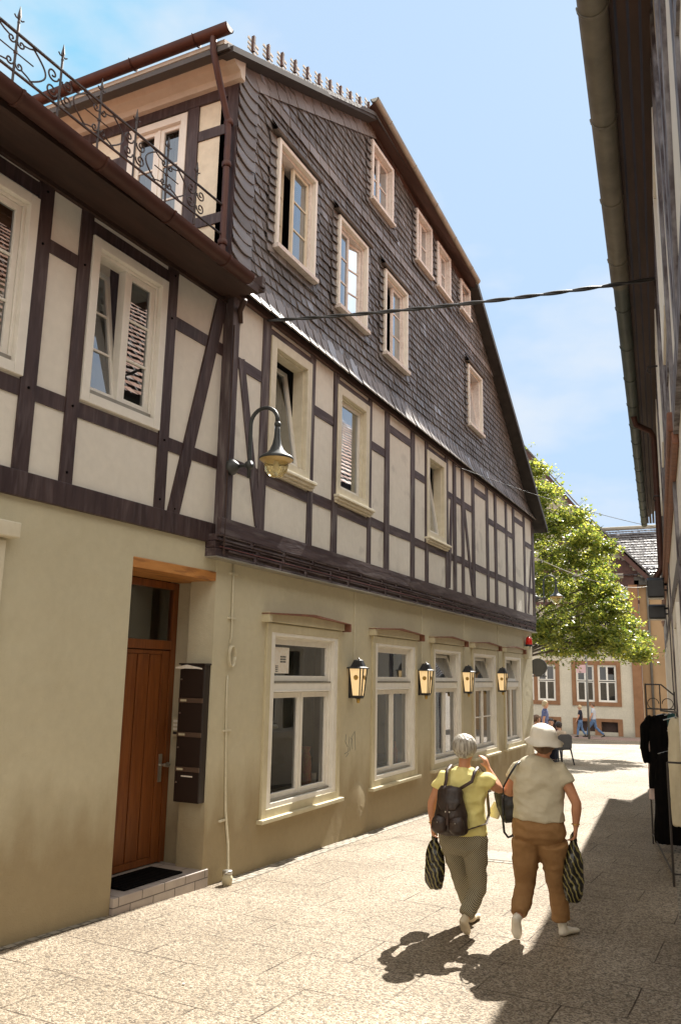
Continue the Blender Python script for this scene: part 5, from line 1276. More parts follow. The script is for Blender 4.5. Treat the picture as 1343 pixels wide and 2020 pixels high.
# ---- woman with the sun hat
Y2 = 6.76
J = dict(hairw=1.16, hairtop=.0, hairlow=.088, head=(-1.445, Y2+.01, 1.270), neck=(-1.452, Y2, 1.165), pelvis=(-1.505, Y2, .60),
    shR=(-1.315, Y2, 1.065), elR=(-1.205, Y2-.01, .83), wrR=(-1.222, Y2+.02, .655), haR=(-1.235, Y2+.03, .54), pnR=(-1, 0, 0), thR=(0, 1, 0), cuR=.75,
    shL=(-1.672, Y2, 1.045), elL=(-1.745, Y2+.02, .875), wrL=(-1.735, Y2+.22, .845), haL=(-1.73, Y2+.33, .86), pnL=(1, 0, 0), thL=(0, 0, 1), cuL=.7,
    hipL=(-1.600, Y2, .53), knL=(-1.628, Y2+.03, .19), anL=(-1.640, Y2-.15, -.005), toeL=(-1.665, Y2-.11, -.165), heelL=(-1.650, Y2-.20, .005),
    hipR=(-1.405, Y2+.01, .53), knR=(-1.395, Y2+.12, .19), anR=(-1.385, Y2+.17, -.085), toeR=(-1.30, Y2+.35, -.172), heelR=(-1.385, Y2+.13, -.150),
    lr=(.120, .104, .080, .074, .070))
tor = [((-1.50, Y2, .685), .205, .145), ((-1.50, Y2, .76), .203, .145), ((-1.497, Y2, .86), .196, .14), ((-1.49, Y2, .98), .205, .135), ((-1.485, Y2, 1.07), .205, .115), ((-1.47, Y2, 1.13), .13, .09), ((-1.46, Y2, 1.165), .07, .065)]
w2 = person('woman in a cream sun hat, beige T-shirt and brown trousers walking away', J, dict(skin=M['skin1'], shirt=M['beige'], trousers=M['browntr'], shoe=M['offwhite'], hair=M['brownhair']), .010, shirt_r=tor, s=.97, sleeve=.40)
hx, hy, hz_ = -1.445, Y2+.01, 1.30
mb = MB(); prof = [(.128, -.005), (.150, -.028), (.146, -.034), (.118, -.012), (.10, .012), (.092, .03)]
mb = MB(lambda x, y, z: Vector((x, y, z))+Vector((0, 0, (x-hx)*-.10+(y-hy)*.1)))
mb.lathe((hx, hy, hz_), [(.09, -.0), (.146, -.030), (.149, -.022), (.106, .006), (.105, .03), (.101, .06), (.088, .088), (.055, .104), (.001, .108)], 30, cap=False, sy=1.12)
o = mb.build('sun_hat', M['offwhite'], smooth=True); o.location = (0, 0, 0)
for v in o.data.vertices: v.co += Vector((0, 0, .014))*noise.noise(v.co*13)+Vector((v.co.x-hx, v.co.y-hy, 0))*noise.noise(v.co*20)*.13
tag(o, 'crumpled cream sun hat with a turned-down brim on the right-hand woman', 'hat')

# ---- what they carry
bp = empty('backpack', (-2.12, 6.45, .56), 'dark brown leather backpack on the back of the woman in yellow', 'backpack')
cx, yb = -2.125, 6.535
mb = MB(); mb.tube([(cx, yb-.055, .575), (cx, yb-.07, .60), (cx, yb-.07, .70), (cx, yb-.06, .82), (cx, yb-.05, .89), (cx+.0, yb-.045, .905)], [(.125, .05), (.142, .07), (.135, .075), (.110, .065), (.100, .05), (.085, .03)], 20, ref=(1, 0, 0)); remesh(mb, .009, 'sack', M['leather'], bp, 3, lambda co: noise.noise(co*16)*.008)
mb = MB(); mb.tube([(cx, yb-.052, .915), (cx, yb-.07, .88), (cx, yb-.118, .80), (cx, yb-.135, .745)], [(.088, .03), (.105, .055), (.098, .028), (.06, .012)], 18, ref=(1, 0, 0)); remesh(mb, .008, 'flap', M['leather'], bp, 2, lambda co: noise.noise(co*20)*.004)
for sg in (-1, 1):
    mb = MB(); mb.tube([(cx+sg*.07, yb-.125, .585), (cx+sg*.072, yb-.14, .61), (cx+sg*.068, yb-.14, .67), (cx+sg*.06, yb-.13, .70)], [(.055, .03), (.068, .035), (.062, .035), (.05, .02)], 14, ref=(1, 0, 0)); pk = remesh(mb, .008, 'pocket', M['leather'], bp, 2, lambda co: noise.noise(co*20)*.004)
    mb = MB(); mb.ball((cx+sg*.072, yb-.185, .665), .006, 1); mb.build('stud', M['steel'], pk)
mb = MB(); mb.box(cx-.02, yb-.152, .735, cx+.02, yb-.145, .745); mb.build('buckle', M['steel'], bp)
mb = MB(); mb.tube([(cx, yb-.146, .80), (cx, yb-.155, .73), (cx, yb-.155, .64)], [(.010, .004)]*3, 6, ref=(1, 0, 0)); mb.build('closing_strap', M['strap'], bp)
for sg in (-1, 1):
    mb = MB(); x1 = -2.068+sg*.115
    mb.tube([(cx+sg*.055, yb-.055, .895), (x1-sg*.01, yb-.025, .965), (x1, yb+.02, 1.035), (x1, 6.66, 1.065), (x1+sg*.01, 6.78, 1.01), (x1+sg*.03, 6.80, .85), (x1+sg*.06, 6.74, .70), (x1+sg*.07, 6.62, .64), (cx+sg*.12, yb-.04, .60)], [(.014, .005)]*9, 8, ref=(1, 0, 0))
    mb.build('strap', M['strap'], bp, smooth=True)
def carrier(name, c, w_, d_, zt, zb, label, tilt=0):
    t = empty(name, (c[0], c[1], zb), label, 'bag', 'striped plastic carrier bags')
    mb = MB(); h = zt-zb
    P = [(0, .22, .3), (.12, .5, .5), (.35, .92, .85), (.65, 1, 1), (.85, .95, 1), (.96, .7, .7), (1, .35, .3)]
    mb.tube([(c[0]+tilt*f, c[1], zt-h*f) for f, a, b in P], [(w_*a, d_*b) for f, a, b in P], 20, ref=(1, 0, 0))
    remesh(mb, .009, 'bag_body', M['zebra'], t, 2, lambda co: noise.noise(Vector((co.x*22, co.y*22, co.z*9)))*.012+noise.noise(co*45)*.004)
    mb = MB(); mb.tube([(c[0]-.018, c[1], zt-.02), (c[0]-.012, c[1], zt+.02), (c[0], c[1], zt+.045), (c[0]+.012, c[1], zt+.02), (c[0]+.018, c[1], zt-.02)], [(.012, .006)]*5, 8); mb.build('handle', M['zebra'], t, smooth=True)
carrier('carrier_bag', (-2.335, 6.69, 0), .088, .05, .49, .085, 'dark zebra-striped carrier bag in the left hand of the woman in yellow')
carrier('carrier_bag', (-1.245, 6.79, 0), .082, .06, .565, .10, 'dark zebra-striped carrier bag in the right hand of the woman with the hat', -.02)
hb = empty('handbag', (-1.765, 6.88, .62), 'black leather handbag hanging at the left side of the woman with the hat', 'handbag')
mb = MB(); mb.tube([(-1.75, 6.86, .625), (-1.755, 6.86, .66), (-1.775, 6.86, .76), (-1.785, 6.86, .85), (-1.775, 6.86, .865)], [(.045, .03), (.072, .045), (.095, .05), (.100, .035), (.085, .02)], 18, ref=(1, 0, 0)); remesh(mb, .009, 'pouch', M['blackleather'], hb, 2, lambda co: noise.noise(co*18)*.006)
mb = MB(); mb.tube([(-1.79, 6.80, .85), (-1.745, 6.64, .93), (-1.69, 6.615, 1.02), (-1.645, 6.655, 1.10), (-1.625, 6.76, 1.135), (-1.64, 6.87, 1.08), (-1.70, 6.92, .95), (-1.76, 6.90, .86)], [(.011, .005)]*8, 8); mb.build('shoulder_strap', M['blackleather'], hb, smooth=True)
mb = MB(); mb.tube([(-1.80, 6.80, .84), (-1.795, 6.79, .66), (-1.785, 6.79, .56), (-1.755, 6.79, .525), (-1.72, 6.79, .54), (-1.69, 6.80, .60), (-1.70, 6.82, .70)], [(.010, .004)]*7, 8); mb.build('loose_strap', M['blackleather'], hb, smooth=True)
mb = MB(); mb.tube([(-1.90, 6.90, .645), (-1.885, 6.90, .70), (-1.86, 6.90, .77)], [(.045, .022), (.05, .025), (.035, .018)], 12, ref=(1, 0, 0)); tag(remesh(mb, .009, 'folded_scarf', M['beige'], hb, 2), None); sc_ = COL.objects['folded_scarf']; sc_.parent = None; sc_.location = origin(hb); tag(sc_, 'crumpled pale cloth bundle beside the black handbag', 'cloth')
mb = MB(); mb.tube([(-2.352+.028*cos(a), 6.68+.028*sin(a), .60) for a in [2*pi*i/14 for i in range(15)]], .004, 6); tag(mb.build('bracelet', M['brass']), 'thin bracelet on the left wrist of the woman in yellow', 'bracelet')
mb = MB(); mb.tube([(-1.222+.027*cos(a), 6.78+.027*sin(a), .675) for a in [2*pi*i/14 for i in range(15)]], .006, 6); tag(mb.build('wristwatch', M['brass']), 'gold wristwatch on the right wrist of the woman with the hat', 'watch')

# ---- people further off
def walker(x, y, h, face, label, mats, stride=.16, hair='short', hands=(0, 0), s_=1, low=None):
    s = h/1.65; g_ = gz(y); f = Vector(face).normalized(); r = f.cross(Vector((0, 0, 1)))
    P = lambda a, b, z: tuple(Vector((x, y, g_))+r*a*s+f*b*s+Vector((0, 0, z*s)))
    J = dict(head=P(0, .02, 1.53), neck=P(0, 0, 1.38), pelvis=P(0, 0, .85),
        shL=P(-.185, 0, 1.31), elL=P(-.225, .05, 1.06), wrL=P(-.215, .16+hands[0], .86), haL=P(-.2, .2+hands[0], .76),
        shR=P(.185, 0, 1.31), elR=P(.225, -.06, 1.06), wrR=P(.22, -.06+hands[1], .85), haR=P(.21, -.04+hands[1], .74),
        hipL=P(-.09, 0, .80), knL=P(-.09, stride*.8, .45), anL=P(-.09, stride*1.0, .09), toeL=P(-.09, stride*1.0+.18, .03), heelL=P(-.09, stride-.04, .035),
        hipR=P(.09, 0, .80), knR=P(.09, -stride*.3, .45), anR=P(.09, -stride*1.5, .14), toeR=P(.09, -stride*1.5+.14, .03), heelR=P(.09, -stride*1.5-.05, .10))
    tor = [(P(0, 0, .86), .17*s, .115*s), (P(0, 0, 1.0), .165*s, .115*s), (P(0, 0, 1.18), .18*s, .12*s), (P(0, 0, 1.31), .185*s, .1*s), (P(0, 0, 1.37), .12*s, .08*s), (P(0, 0, 1.40), .06*s, .06*s)]
    return person(label, J, mats, .02, shirt_r=tor, s=s, face=face, sleeve=.6, folds=.8, hair=hair)
M['blue'] = pm('blue_shirt', (.10, .12, .25), (.14, .17, .32), 9, .85)
M['navy'] = pm('dark_navy', (.015, .016, .03), None, rough=.9)
M['jeans'] = pm('jeans', (.08, .14, .26), (.12, .2, .34), 9, .9)
M['lightshirt'] = pm('light_blue_shirt', (.50, .52, .56), None, rough=.9)
M['fairhair'] = pm('fair_hair', (.45, .33, .18), (.6, .48, .3), 30, .6)
M['darkshoe'] = pm('dark_shoe', (.03, .025, .02), None, rough=.5)
walker(-6.34, 30, 1.78, (1, .25, 0), 'man in a blue-violet shirt walking behind the seated guests', dict(skin=M['skin2'], shirt=M['blue'], trousers=M['navy'], shoe=M['darkshoe'], hair=M['fairhair']))
walker(-7.62, 44.6, 1.62, (-1, 0, 0), 'fair-haired person in a black top and jeans walking left on the far pavement', dict(skin=M['skin2'], shirt=M['navy'], trousers=M['jeans'], shoe=M['darkshoe'], hair=M['fairhair']), .14)
walker(-7.05, 45.2, 1.76, (-1, 0, 0), 'tall person in a pale shirt and blue jeans just behind the signpost', dict(skin=M['skin2'], shirt=M['lightshirt'], trousers=M['jeans'], shoe=M['darkshoe'], hair=M['brownhair']), .30)
def sitter(x, y, face, label, mats, h=1.0, reach=.32):
    s = h; g_ = gz(y); f = Vector(face).normalized(); r = f.cross(Vector((0, 0, 1)))
    P = lambda a, b, z: tuple(Vector((x, y, g_))+r*a*s+f*b*s+Vector((0, 0, z*s)))
    J = dict(head=P(0, .04, 1.14), neck=P(0, .0, 1.0), pelvis=P(0, 0, .50),
        shL=P(-.185, 0, .92), elL=P(-.235, .1, .68), wrL=P(-.2, reach, .70), haL=P(-.17, reach+.1, .72), shR=P(.185, 0, .92), elR=P(.26, .06, .68), wrR=P(.25, reach, .70), haR=P(.22, reach+.1, .72),
        hipL=P(-.1, .02, .50), knL=P(-.12, .42, .50), anL=P(-.12, .42, .09), toeL=P(-.12, .6, .03), heelL=P(-.12, .38, .035), hipR=P(.1, .02, .50), knR=P(.12, .42, .50), anR=P(.12, .44, .09), toeR=P(.12, .62, .03), heelR=P(.12, .40, .035))
    tor = [(P(0, 0, .50), .17*s, .13*s), (P(0, 0, .64), .17*s, .12*s), (P(0, 0, .82), .19*s, .12*s), (P(0, 0, .93), .185*s, .1*s), (P(0, 0, .985), .11*s, .08*s), (P(0, 0, 1.01), .06*s, .06*s)]
    return person(label, J, mats, .02, shirt_r=tor, s=s, face=face, sleeve=.95, folds=.8)
M['sand'] = pm('sand_jacket', (.42, .33, .24), (.5, .4, .3), 9, .9)
M['wine'] = pm('dark_wine_top', (.08, .02, .02), None, rough=.9)
def chair(x, y, face, label):
    g_ = gz(y); f = Vector(face).normalized(); r = f.cross(Vector((0, 0, 1)))
    T = lambda a, b, z: Vector((x, y, g_))+r*a+f*b+Vector((0, 0, z))
    t = empty('cafe_chair', (x, y, g_), label, 'chair', 'black plastic cafe chairs')
    mb = MB(T); mb.box(-.24, -.22, .42, .24, .24, .455); mb.build('seat', M['blackmetal'], t, bevel=.01)
    mb = MB(T); mb.prism([(-.23, .46), (.23, .46), (.25, .80), (.15, .86), (-.15, .86), (-.25, .80)], -.25, -.225); mb.build('backrest', M['blackmetal'], t, bevel=.01)
    for a in (-.25, .25):
        mb = MB(T); mb.tube([(a, -.23, .64), (a*1.06, .05, .66), (a*1.04, .2, .64), (a, .22, .45)], .022, 8); mb.build('armrest', M['blackmetal'], t, smooth=True)
        for b in (-.22, .22): mb = MB(T); mb.tube([(a*.9, b*.9, .43), (a*1.1, b*1.25, 0)], [.026, .016], 8); mb.build('leg', M['blackmetal'], t, smooth=True)
sitter(-4.86, 24.9, (-.75, .65, 0), 'seated person in a sand-coloured jacket seen from behind on the nearest cafe chair', dict(skin=M['skin2'], shirt=M['sand'], trousers=M['navy'], shoe=M['darkshoe'], hair=M['darkhair']), .95)
chair(-4.85, 24.85, (-.75, .65, 0), 'black plastic cafe chair under the person in the sand-coloured jacket')
sitter(-5.30, 25.9, (.2, -1, 0), 'dark-haired seated person in a wine-red top facing the lane', dict(skin=M['skin2'], shirt=M['wine'], trousers=M['navy'], shoe=M['darkshoe'], hair=M['darkhair']), 1.0)
chair(-5.30, 25.93, (.2, -1, 0), 'black plastic cafe chair under the person in the wine-red top')
sitter(-5.55, 24.9, (.9, .4, 0), 'brown-haired seated person close to the far house corner', dict(skin=M['skin2'], shirt=M['navy'], trousers=M['navy'], shoe=M['darkshoe'], hair=M['brownhair']), 1.08)
chair(-5.57, 24.9, (.9, .4, 0), 'black plastic cafe chair under the brown-haired person')
tb = empty('cafe_table', (-5.2, 25.3, gz(25.3)), 'small round dark cafe table between the seated people', 'table')
mb = MB(); mb.lathe((-5.2, 25.35, gz(25.3)), [(.30, .70), (.30, .725)], 24); mb.build('table_top', M['blackmetal'], tb); mb = MB(); mb.lathe((-5.2, 25.35, gz(25.3)), [(.2, 0), (.19, .02), (.03, .04), (.03, .70)], 14); mb.build('pedestal', M['blackmetal'], tb)

# ------------------------------------------------------------------ clothes rack
rk = empty('clothes_rack', (-.95, 11.4, gz(11.4)), 'dark iron clothes rack with scrolled end standing against the shaded house', 'clothes rack')
def TK(u, o, z): return Vector((-1.17+o, 11.95-u, 0))+Vector((.165*u, 0, z+gz(11.95-u)))
for u in (0, 2.6):
    for o in (0, .36):
        mb = MB(TK); mb.tube([(u, o, 0), (u, o, (2.05 if o == 0 else 1.95) if u == 0 else 1.2)], .011, 6); mb.build('upright', M['iron'], rk)
mb = MB(TK); mb.tube([(0, 0, 2.04), (0, .2, 2.04), (0, .36, 1.9)], .010, 6); mb.tube([(2.6, 0, 1.2), (2.6, .36, 1.2)], .010, 6); mb.tube([(0, 0, 1.72), (0, .36, 1.72)], .009, 6); mb.tube([(0, .18, 1.72), (0, .18, 2.03)], .008, 6)
mb.tube([(0, .09+.07*cos(a), 1.79+.07*sin(a)) for a in [2*pi*i/14 for i in range(12)]], .006, 5); mb.tube([(0, .27-.07*cos(a), 1.79+.07*sin(a)) for a in [2*pi*i/14 for i in range(12)]], .006, 5)
mb.tube([(0, .0, .12), (0, .36, .12)], .009, 6); mb.tube([(2.6, .0, .12), (2.6, .36, .12)], .009, 6); mb.build('end_frame', M['iron'], rk)
mb = MB(TK); mb.tube([(-.0, .18, 1.70), (2.3, .18, 1.70), (2.6, .18, 1.2)], .012, 8); mb.build('hanging_bar', M['iron'], rk); mb = MB(TK); mb.tube([(0, 0, .12), (2.6, 0, .12)], .009, 6); mb.tube([(0, .36, .12), (2.6, .36, .12)], .009, 6); mb.build('lower_bar', M['iron'], rk)
def garment(name, u, oc, zt, zb, wt, wm, wb, mat, label, cat, sleeves=0, dep=.05):
    t = empty(name, TK(u, oc, zt), label, cat); mb = MB(TK); h = zt-zb
    P = [(0, wt*.35, dep*.4), (.03, wt*.8, dep*.7), (.10, wt, dep), (.35, wm, dep*1.1), (.7, (wm+wb)/2, dep*1.2), (1, wb, dep*1.3)]
    mb.tube([(u, oc, zt-h*f) for f, a, b in P], [(a, b) for f, a, b in P], 20, ref=(1, 0, 0))
    if sleeves:
        for sg in (-1, 1): mb.tube([(u, oc+sg*wt*.8, zt-.04), (u, oc+sg*(wt+.05), zt-.18), (u, oc+sg*(wt+.07), zt-sleeves*.7), (u-.02, oc+sg*(wt+.03), zt-sleeves)], [(.05, .045), (.058, .05), (.05, .045), (.045, .04)], 12)
    remesh(mb, .012, 'cloth', mat, t, 2, lambda co: noise.noise(Vector((co.x*26, co.y*26, co.z*3)))*.018)
    mb = MB(TK); mb.tube([(u, oc-.13, zt-.03), (u, oc, zt+.01), (u, oc+.13, zt-.03)], .006, 5); mb.tube([(u, oc, zt+.01), (u, oc, zt+.05)], .004, 5); mb.build('hanger', M['steel'], t)
garment('hanging_dress', .35, .20, 1.66, .73, .21, .20, .24, M['black'], 'black long-sleeved dress hanging at the front end of the clothes rack', 'dress', .62)
garment('hanging_skirt', .20, .13, 1.45, .58, .15, .15, .17, M['paleskirt'], 'pale pink-white skirt showing below the black dress', 'skirt')
garment('hanging_trousers', .55, .20, 1.2, .10, .16, .19, .22, M['black'], 'long black garment hanging lowest on the clothes rack', 'garment')
garment('hanging_coat', 1.95, .17, 1.64, .50, .095, .10, .10, M['beige'], 'beige cardigan hanging nearest at the right picture edge', 'cardigan')
garment('hanging_scarf', .95, .27, 1.68, 1.0, .10, .10, .08, M['teal'], 'dark teal top behind the black dress on the rack', 'top')
garment('hanging_scarf', 1.08, .28, 1.5, .9, .09, .10, .08, M['redcloth'], 'dark red top between the teal one and the beige cardigan', 'top')

# ================================================================== THE SQUARE BEYOND
FY = 48.0
def TF(u, o, z): return Vector((u, FY-o, z))
B1 = empty('gabled_ochre_house', (-8, FY, gz(FY)), 'house across the square with white plastered base, ochre window surrounds and dark timbered gable', 'house')
wins = [(-8.52, -6.02, .36, 2.68), (-11.9, -9.34, .36, 2.68)]
base = [(-8.5, -7.4, -1.10, -.55), (-7.1, -6.1, -1.10, -.55), (-11.8, -9.4, -1.10, -.55)]
wall(TF, [(-18, -1.7), (-5.3, -1.7), (-5.3, 2.98), (-18, 2.98)], [rect(*r) for r in wins+base], -.3, 0, 'wall', M['farwhite'], B1)
mb = MB(TF)
for a, b, c, d in wins: ring(mb, a-.07, b+.07, c-.07, d+.07, .22, -.1, .05); mb.box((a+b)/2-.10, -.1, c, (a+b)/2+.10, .045, d)
each(mb, 'window_surround', M['ochre'], B1)
for a, b, c, d in wins:
    um = (a+b)/2
    for x0, x1 in ((a+.17, um-.1), (um+.1, b-.17)):
        mb = MB(TF); ring(mb, x0, x1, c+.15, d-.15, .055, -.12, -.02); wn = mb.build('window', M['white'], B1)
        sash(TF, wn, x0+.055, (x0+x1)/2, c+.205, c+1.25, -.05, .05, .05, glass='glassfar'); sash(TF, wn, (x0+x1)/2, x1-.055, c+.205, c+1.25, -.05, .05, .05, glass='glassfar')
        sash(TF, wn, x0+.055, (x0+x1)/2, c+1.3, d-.205, -.05, .05, .05, glass='glassfar'); sash(TF, wn, (x0+x1)/2, x1-.055, c+1.3, d-.205, -.05, .05, .05, glass='glassfar')
mb = MB(TF)
mb.box(-8.6, -.1, -.55, -5.95, .045, -.38); mb.box(-8.6, -.1, -1.5, -8.38, .045, -.55); mb.box(-6.2, -.1, -1.5, -5.95, .045, -.55); mb.box(-7.42, -.1, -1.5, -7.08, .044, -.55)
mb.box(-12, -.1, -.55, -9.25, .045, -.38); mb.box(-9.5, -.1, -1.5, -9.25, .045, -.55); mb.build('basement_surround', M['ochre'], B1)
mb = MB(TF); mb.box(-14, -.9, .2, -5.6, -.85, 2.9); mb.build('inner_wall', M['room'], B1)
mb = MB(TF); mb.box(-12, -.28, -1.3, -6, -.25, -.5); mb.build('basement_grille', M['darkwood'], B1)
mb = MB(TF); mb.box(-5.32, -.3, -1.7, -4.85, .12, 6.95); mb.box(-6.1, -.3, 2.99, -5.32, .02, 6.2); mb.build('corner_pilaster', M['ochre'], B1)
gab = [(-17, 2.98), (-6.1, 2.98), (-6.1, 6.2), (-4.85, 6.9), (-4.6, 7.5), (-7.35, 10.55), (-11.2, 15.7), (-15.1, 10.55), (-18, 7.5)]
wall(TF, gab, [], -.3, -.01, 'gable_wall', M['farcream'], B1)
mb = MB(TF)
for z0, z1 in ((6.75, 7.2), (7.75, 7.95), (8.35, 8.5), (5.9, 6.1), (9.4, 9.6)): mb.box(-16, -.01, z0, -4.75-max(0, (z0-7.4)*.92), .05, z1)
mb.box(-6.6, -.01, 7.2, -4.8, .03, 7.75); mb.box(-7.0, -.01, 7.95, -5.2, .03, 8.35)
for k in range(12): mb.box(-6.4-k*.9, -.01, 3.0, -6.25-k*.9, .04, 6.8)
for k in range(9): mb.box(-7.3-k*.9, -.01, 8.4, -7.15-k*.9, .04, 9.5+(k*.5))
mb.prism([(-6.3, 8.5), (-4.9, 7.3), (-7.3, 9.95), (-7.5, 9.9)], -.01, .035)
mb.build('gable_timbering', M['timber_red'], B1)
mb = MB(TF)
for (x0, x1, z0, z1) in ((-5.95, -5.55, 7.35, 7.62), (-6.7, -6.3, 7.35, 7.62), (-6.6, -6.25, 8.05, 8.28)): mb.box(x0, .03, z0, x1, .052, z1)
mb.build('painted_panel', M['farcream'], B1)
mb = MB(TF)
for (x0, z0, x1, z1) in ((-11.2, 15.85, -7.25, 10.70), (-7.25, 10.70, -4.2, 7.38)):
    mb.prism([(x0, z0), (x1, z1), (x1, z1-.33), (x0, z0-.38)], -.4, .5)
mb.prism([(-11.2, 15.85), (-18.2, 7.3), (-18.2, 6.95), (-11.2, 15.5)], -.4, .5)
mb.build('verge_board', M['timber_red'], B1)
mb = MB(TF)
for t in (0,):
    for (x0, z0, x1, z1) in ((-11.2, 15.93, -7.2, 10.78), (-7.2, 10.78, -4.1, 7.42), (-18.3, 7.3, -11.2, 15.93)):
        P = [mb.v(p) for p in ((x0, .6, z0), (x1, .6, z1), (x1, -9, z1), (x0, -9, z0))]; Q = [mb.v(p) for p in ((x0, .6, z0+.12), (x1, .6, z1+.12), (x1, -9, z1+.12), (x0, -9, z0+.12))]
        mb.f(P); mb.f(Q)
        for i in range(4): mb.f([P[i], P[(i+1)%4], Q[(i+1)%4], Q[i]])
mb.build('roof', M['tiles_grey'], B1)
B2 = empty('slate_roofed_wing', (-2, FY, gz(FY)), 'ochre plastered house right of the white one, under a gleaming grey tiled roof', 'house')
mb = MB(TF); mb.box(-4.85, -.6, -1.7, 6, -.35, 7.2); mb.box(-4.84, -.36, 2.9, 6, -.33, 2.98); mb.build('wall', M['farochre'], B2)
mb = MB(TF); mb.box(-5.0, -.3, 6.95, 6, .05, 7.4); mb.build('eaves_cornice', M['darkgrey'], B2)
mb = MB(TF); rnd = random.Random(9)
prof = [(.25, 7.42), (-.1, 7.60), (-.45, 7.85), (-.75, 8.13)]; o, z = -.75, 8.13
while z < 10.45: o -= .12; z += .165; prof.append((o, z))
for i in range(len(prof)-1):
    (o0, z0), (o1, z1) = prof[i], prof[i+1]; u = -9.6+.09*(i % 2)
    while u < 6:
        l = .18*rnd.uniform(.95, 1.05); t = rnd.uniform(0, .03)
        mb.quad((u, o0+.02, z0+.05+t), (u+l-.01, o0+.02, z0+.03+t), (u+l-.01, o1, z1+.01), (u, o1, z1+.01)); u += l
mb.build('roof', M['tiles_grey'], B2, recalc=False)
mb = MB(TF); mb.tube([(-7.6, prof[-1][0], prof[-1][1]+.03), (6, prof[-1][0], prof[-1][1]+.03)], .12, 10); mb.build('ridge_tiles', M['farcream'], B2, smooth=True)
mb = MB(TF); mb.prism([(-9.6, 7.3), (6, 7.3), (6, 10.4), (-9.6, 10.4)], -3.2, -2.9); mb.build('roof_structure', M['darkwood'], B2)
mb = MB(TF); mb.tube([(-4.35, .16, 7.3), (-4.35, -.2, 6.9), (-4.35, -.25, 6.4), (-4.35, -.25, -1.3)], .07, 10); mb.build('downpipe', M['zincdark'], B2, smooth=True)
mb = MB(TF); mb.tube([(-4.6, .32, 7.38), (6, .32, 7.38)], .09, 8); mb.build('eaves_gutter', M['zincdark'], B2, smooth=True)
# signpost
sp_ = empty('signpost', (-6.95, 43.0, gz(43)), 'slim grey signpost standing on the far pavement beside the walking couple', 'signpost')
mb = MB(); mb.tube([(-6.95, 43.0, gz(43)), (-6.95, 43.0, 2.9)], .055, 10); mb.build('pole', M['zincdark'], sp_, smooth=True)
mb = MB(); mb.box(-7.45, 42.96, 2.05, -6.98, 42.99, 2.45); mb.build('sign_plate', M['pinkpaper'], sp_)

# ------------------------------------------------------------------ the tree
def px2w(px, py, y):
    d = FW+(px-671.5)/FPX*RT-(py-1010)/FPX*UP; return CAM+d*(y/d.y)
TRK = empty('leafy_tree', (-8.2, 30.6, gz(30.6)), 'sunlit yellow-green deciduous tree filling the gap beyond the slated gable house', 'tree')
bo = [(1055, 925, 22), (1070, 975, 36), (1092, 1035, 42), (1128, 1020, 30), (1158, 1055, 26), (1080, 1100, 50), (1130, 1105, 46), (1172, 1120, 34), (1100, 1170, 50), (1155, 1180, 46), (1196, 1172, 28), (1085, 1235, 46),
      (1140, 1240, 46), (1195, 1225, 40), (1232, 1228, 20), (1100, 1275, 24), (1165, 1272, 28), (1222, 1268, 32), (1258, 1284, 18), (1040, 1150, 50), (1035, 1050, 40), (1030, 1240, 40), (1190, 1075, 14), (1215, 1190, 16),
      (985, 1100, 60), (960, 1200, 60), (1000, 1000, 45), (1040, 960, 30), (925, 1130, 50), (1250, 1255, 16), (1180, 1150, 30)]
rnd = random.Random(33)
pts = []; limbs = MB(); lf = MB()
root = Vector((-8.2, 30.6, gz(30.6)-.1)); fork = Vector((-8.1, 30.5, 2.4)); top_ = Vector((-7.9, 30.3, 9.3))
limbs.tube([root, root+Vector((0, 0, .5)), fork, Vector((-8.0, 30.4, 5.5)), top_], [.30, .24, .19, .13, .04], 12)
tr_ = limbs.build('trunk', M['bark'], TRK, smooth=True)
lb_ = MB()
def leaf(p, sz):
    a = rnd.uniform(0, 2*pi); n_ = Vector((rnd.gauss(0, .5), rnd.gauss(0, .5), rnd.uniform(.25, 1))).normalized()
    x = Vector((cos(a), sin(a), rnd.uniform(-.5, .1))); x = (x-n_*x.dot(n_)).normalized(); y = n_.cross(x)
    A = p-x*sz*.5; B = p+y*sz*.36; C = p+x*sz*.6-Vector((0, 0, sz*.12)); D = p-y*sz*.36
    lf.f([lf.bm.verts.new(q) for q in (A, B, C, D)])
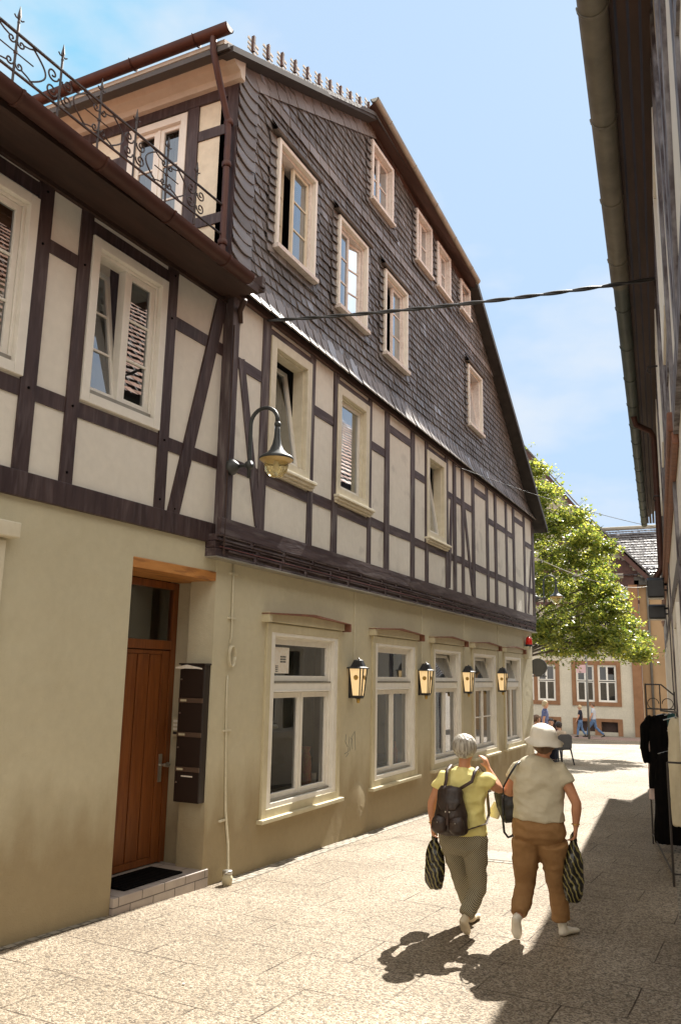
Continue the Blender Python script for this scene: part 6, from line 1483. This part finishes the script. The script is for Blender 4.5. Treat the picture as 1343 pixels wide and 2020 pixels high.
for (bx, by, br) in bo:
    yy = 30+rnd.uniform(-2.2, 1.6); c = px2w(bx, by, yy); R = br/1640*yy*1.03
    st = Vector((-8.05, 30.45, min(9.0, max(2.3, c.z-1.2-abs(c.x+8)*.25)))); mid = st.lerp(c, .55)+Vector((0, 0, .35))
    lb_.tube([st, mid, c, c+(c-mid)*.35], [.05, .032, .014, .005], 6)
    nc = int(13+br*.62)
    for k in range(nc):
        v = Vector((rnd.gauss(0, 1), rnd.gauss(0, 1), rnd.gauss(0, 1))).normalized()*rnd.random()**.4
        q = c+Vector((v.x*R, v.y*R*1.5, v.z*R*.85)); sz = rnd.uniform(.25, .42)
        lb_.tube([c.lerp(q, .15), q], [.012, .004], 4)
        dr_ = Vector((rnd.uniform(-1, 1), rnd.uniform(-1, 1), 0)).normalized()
        for j in range(52):
            f = rnd.random(); off = dr_*(f-.4)*sz*2.0+Vector((rnd.gauss(0, .35), rnd.gauss(0, .35), rnd.gauss(0, .16)))*sz-Vector((0, 0, (f**2)*sz*.45))
            leaf(q+off, rnd.uniform(.075, .135))
# wispy hanging twigs at the lower edge
for k in range(46):
    px = rnd.uniform(1062, 1262); py = rnd.uniform(1292, 1322) if px < 1200 else rnd.uniform(1290, 1306); p = px2w(px, py, 29.5+rnd.uniform(-1, 1)); s0 = p+Vector((rnd.uniform(-.4, .1), 0, rnd.uniform(.3, .8)))
    lb_.tube([s0, p], [.008, .003], 4)
    for j in range(11): leaf(s0.lerp(p, rnd.uniform(.4, 1.1))+Vector((rnd.gauss(0, .09), rnd.gauss(0, .1), rnd.gauss(0, .06))), rnd.uniform(.07, .11))
for (px, py) in ((1040, 884), (1048, 878), (1058, 898), (1103, 938), (1108, 932), (1150, 985), (1156, 982), (1098, 945)):
    p = px2w(px, py, 29.8)
    lb_.tube([p-Vector((.35, 0, .35)), p], [.006, .003], 4)
    for j in range(6): leaf(p+Vector((rnd.gauss(0, .06), 0, rnd.gauss(0, .05))), .08)
lb_.build('limbs', M['bark'], TRK, smooth=True)
cr_ = lf.build('crown', M['leaf'], TRK, recalc=False)
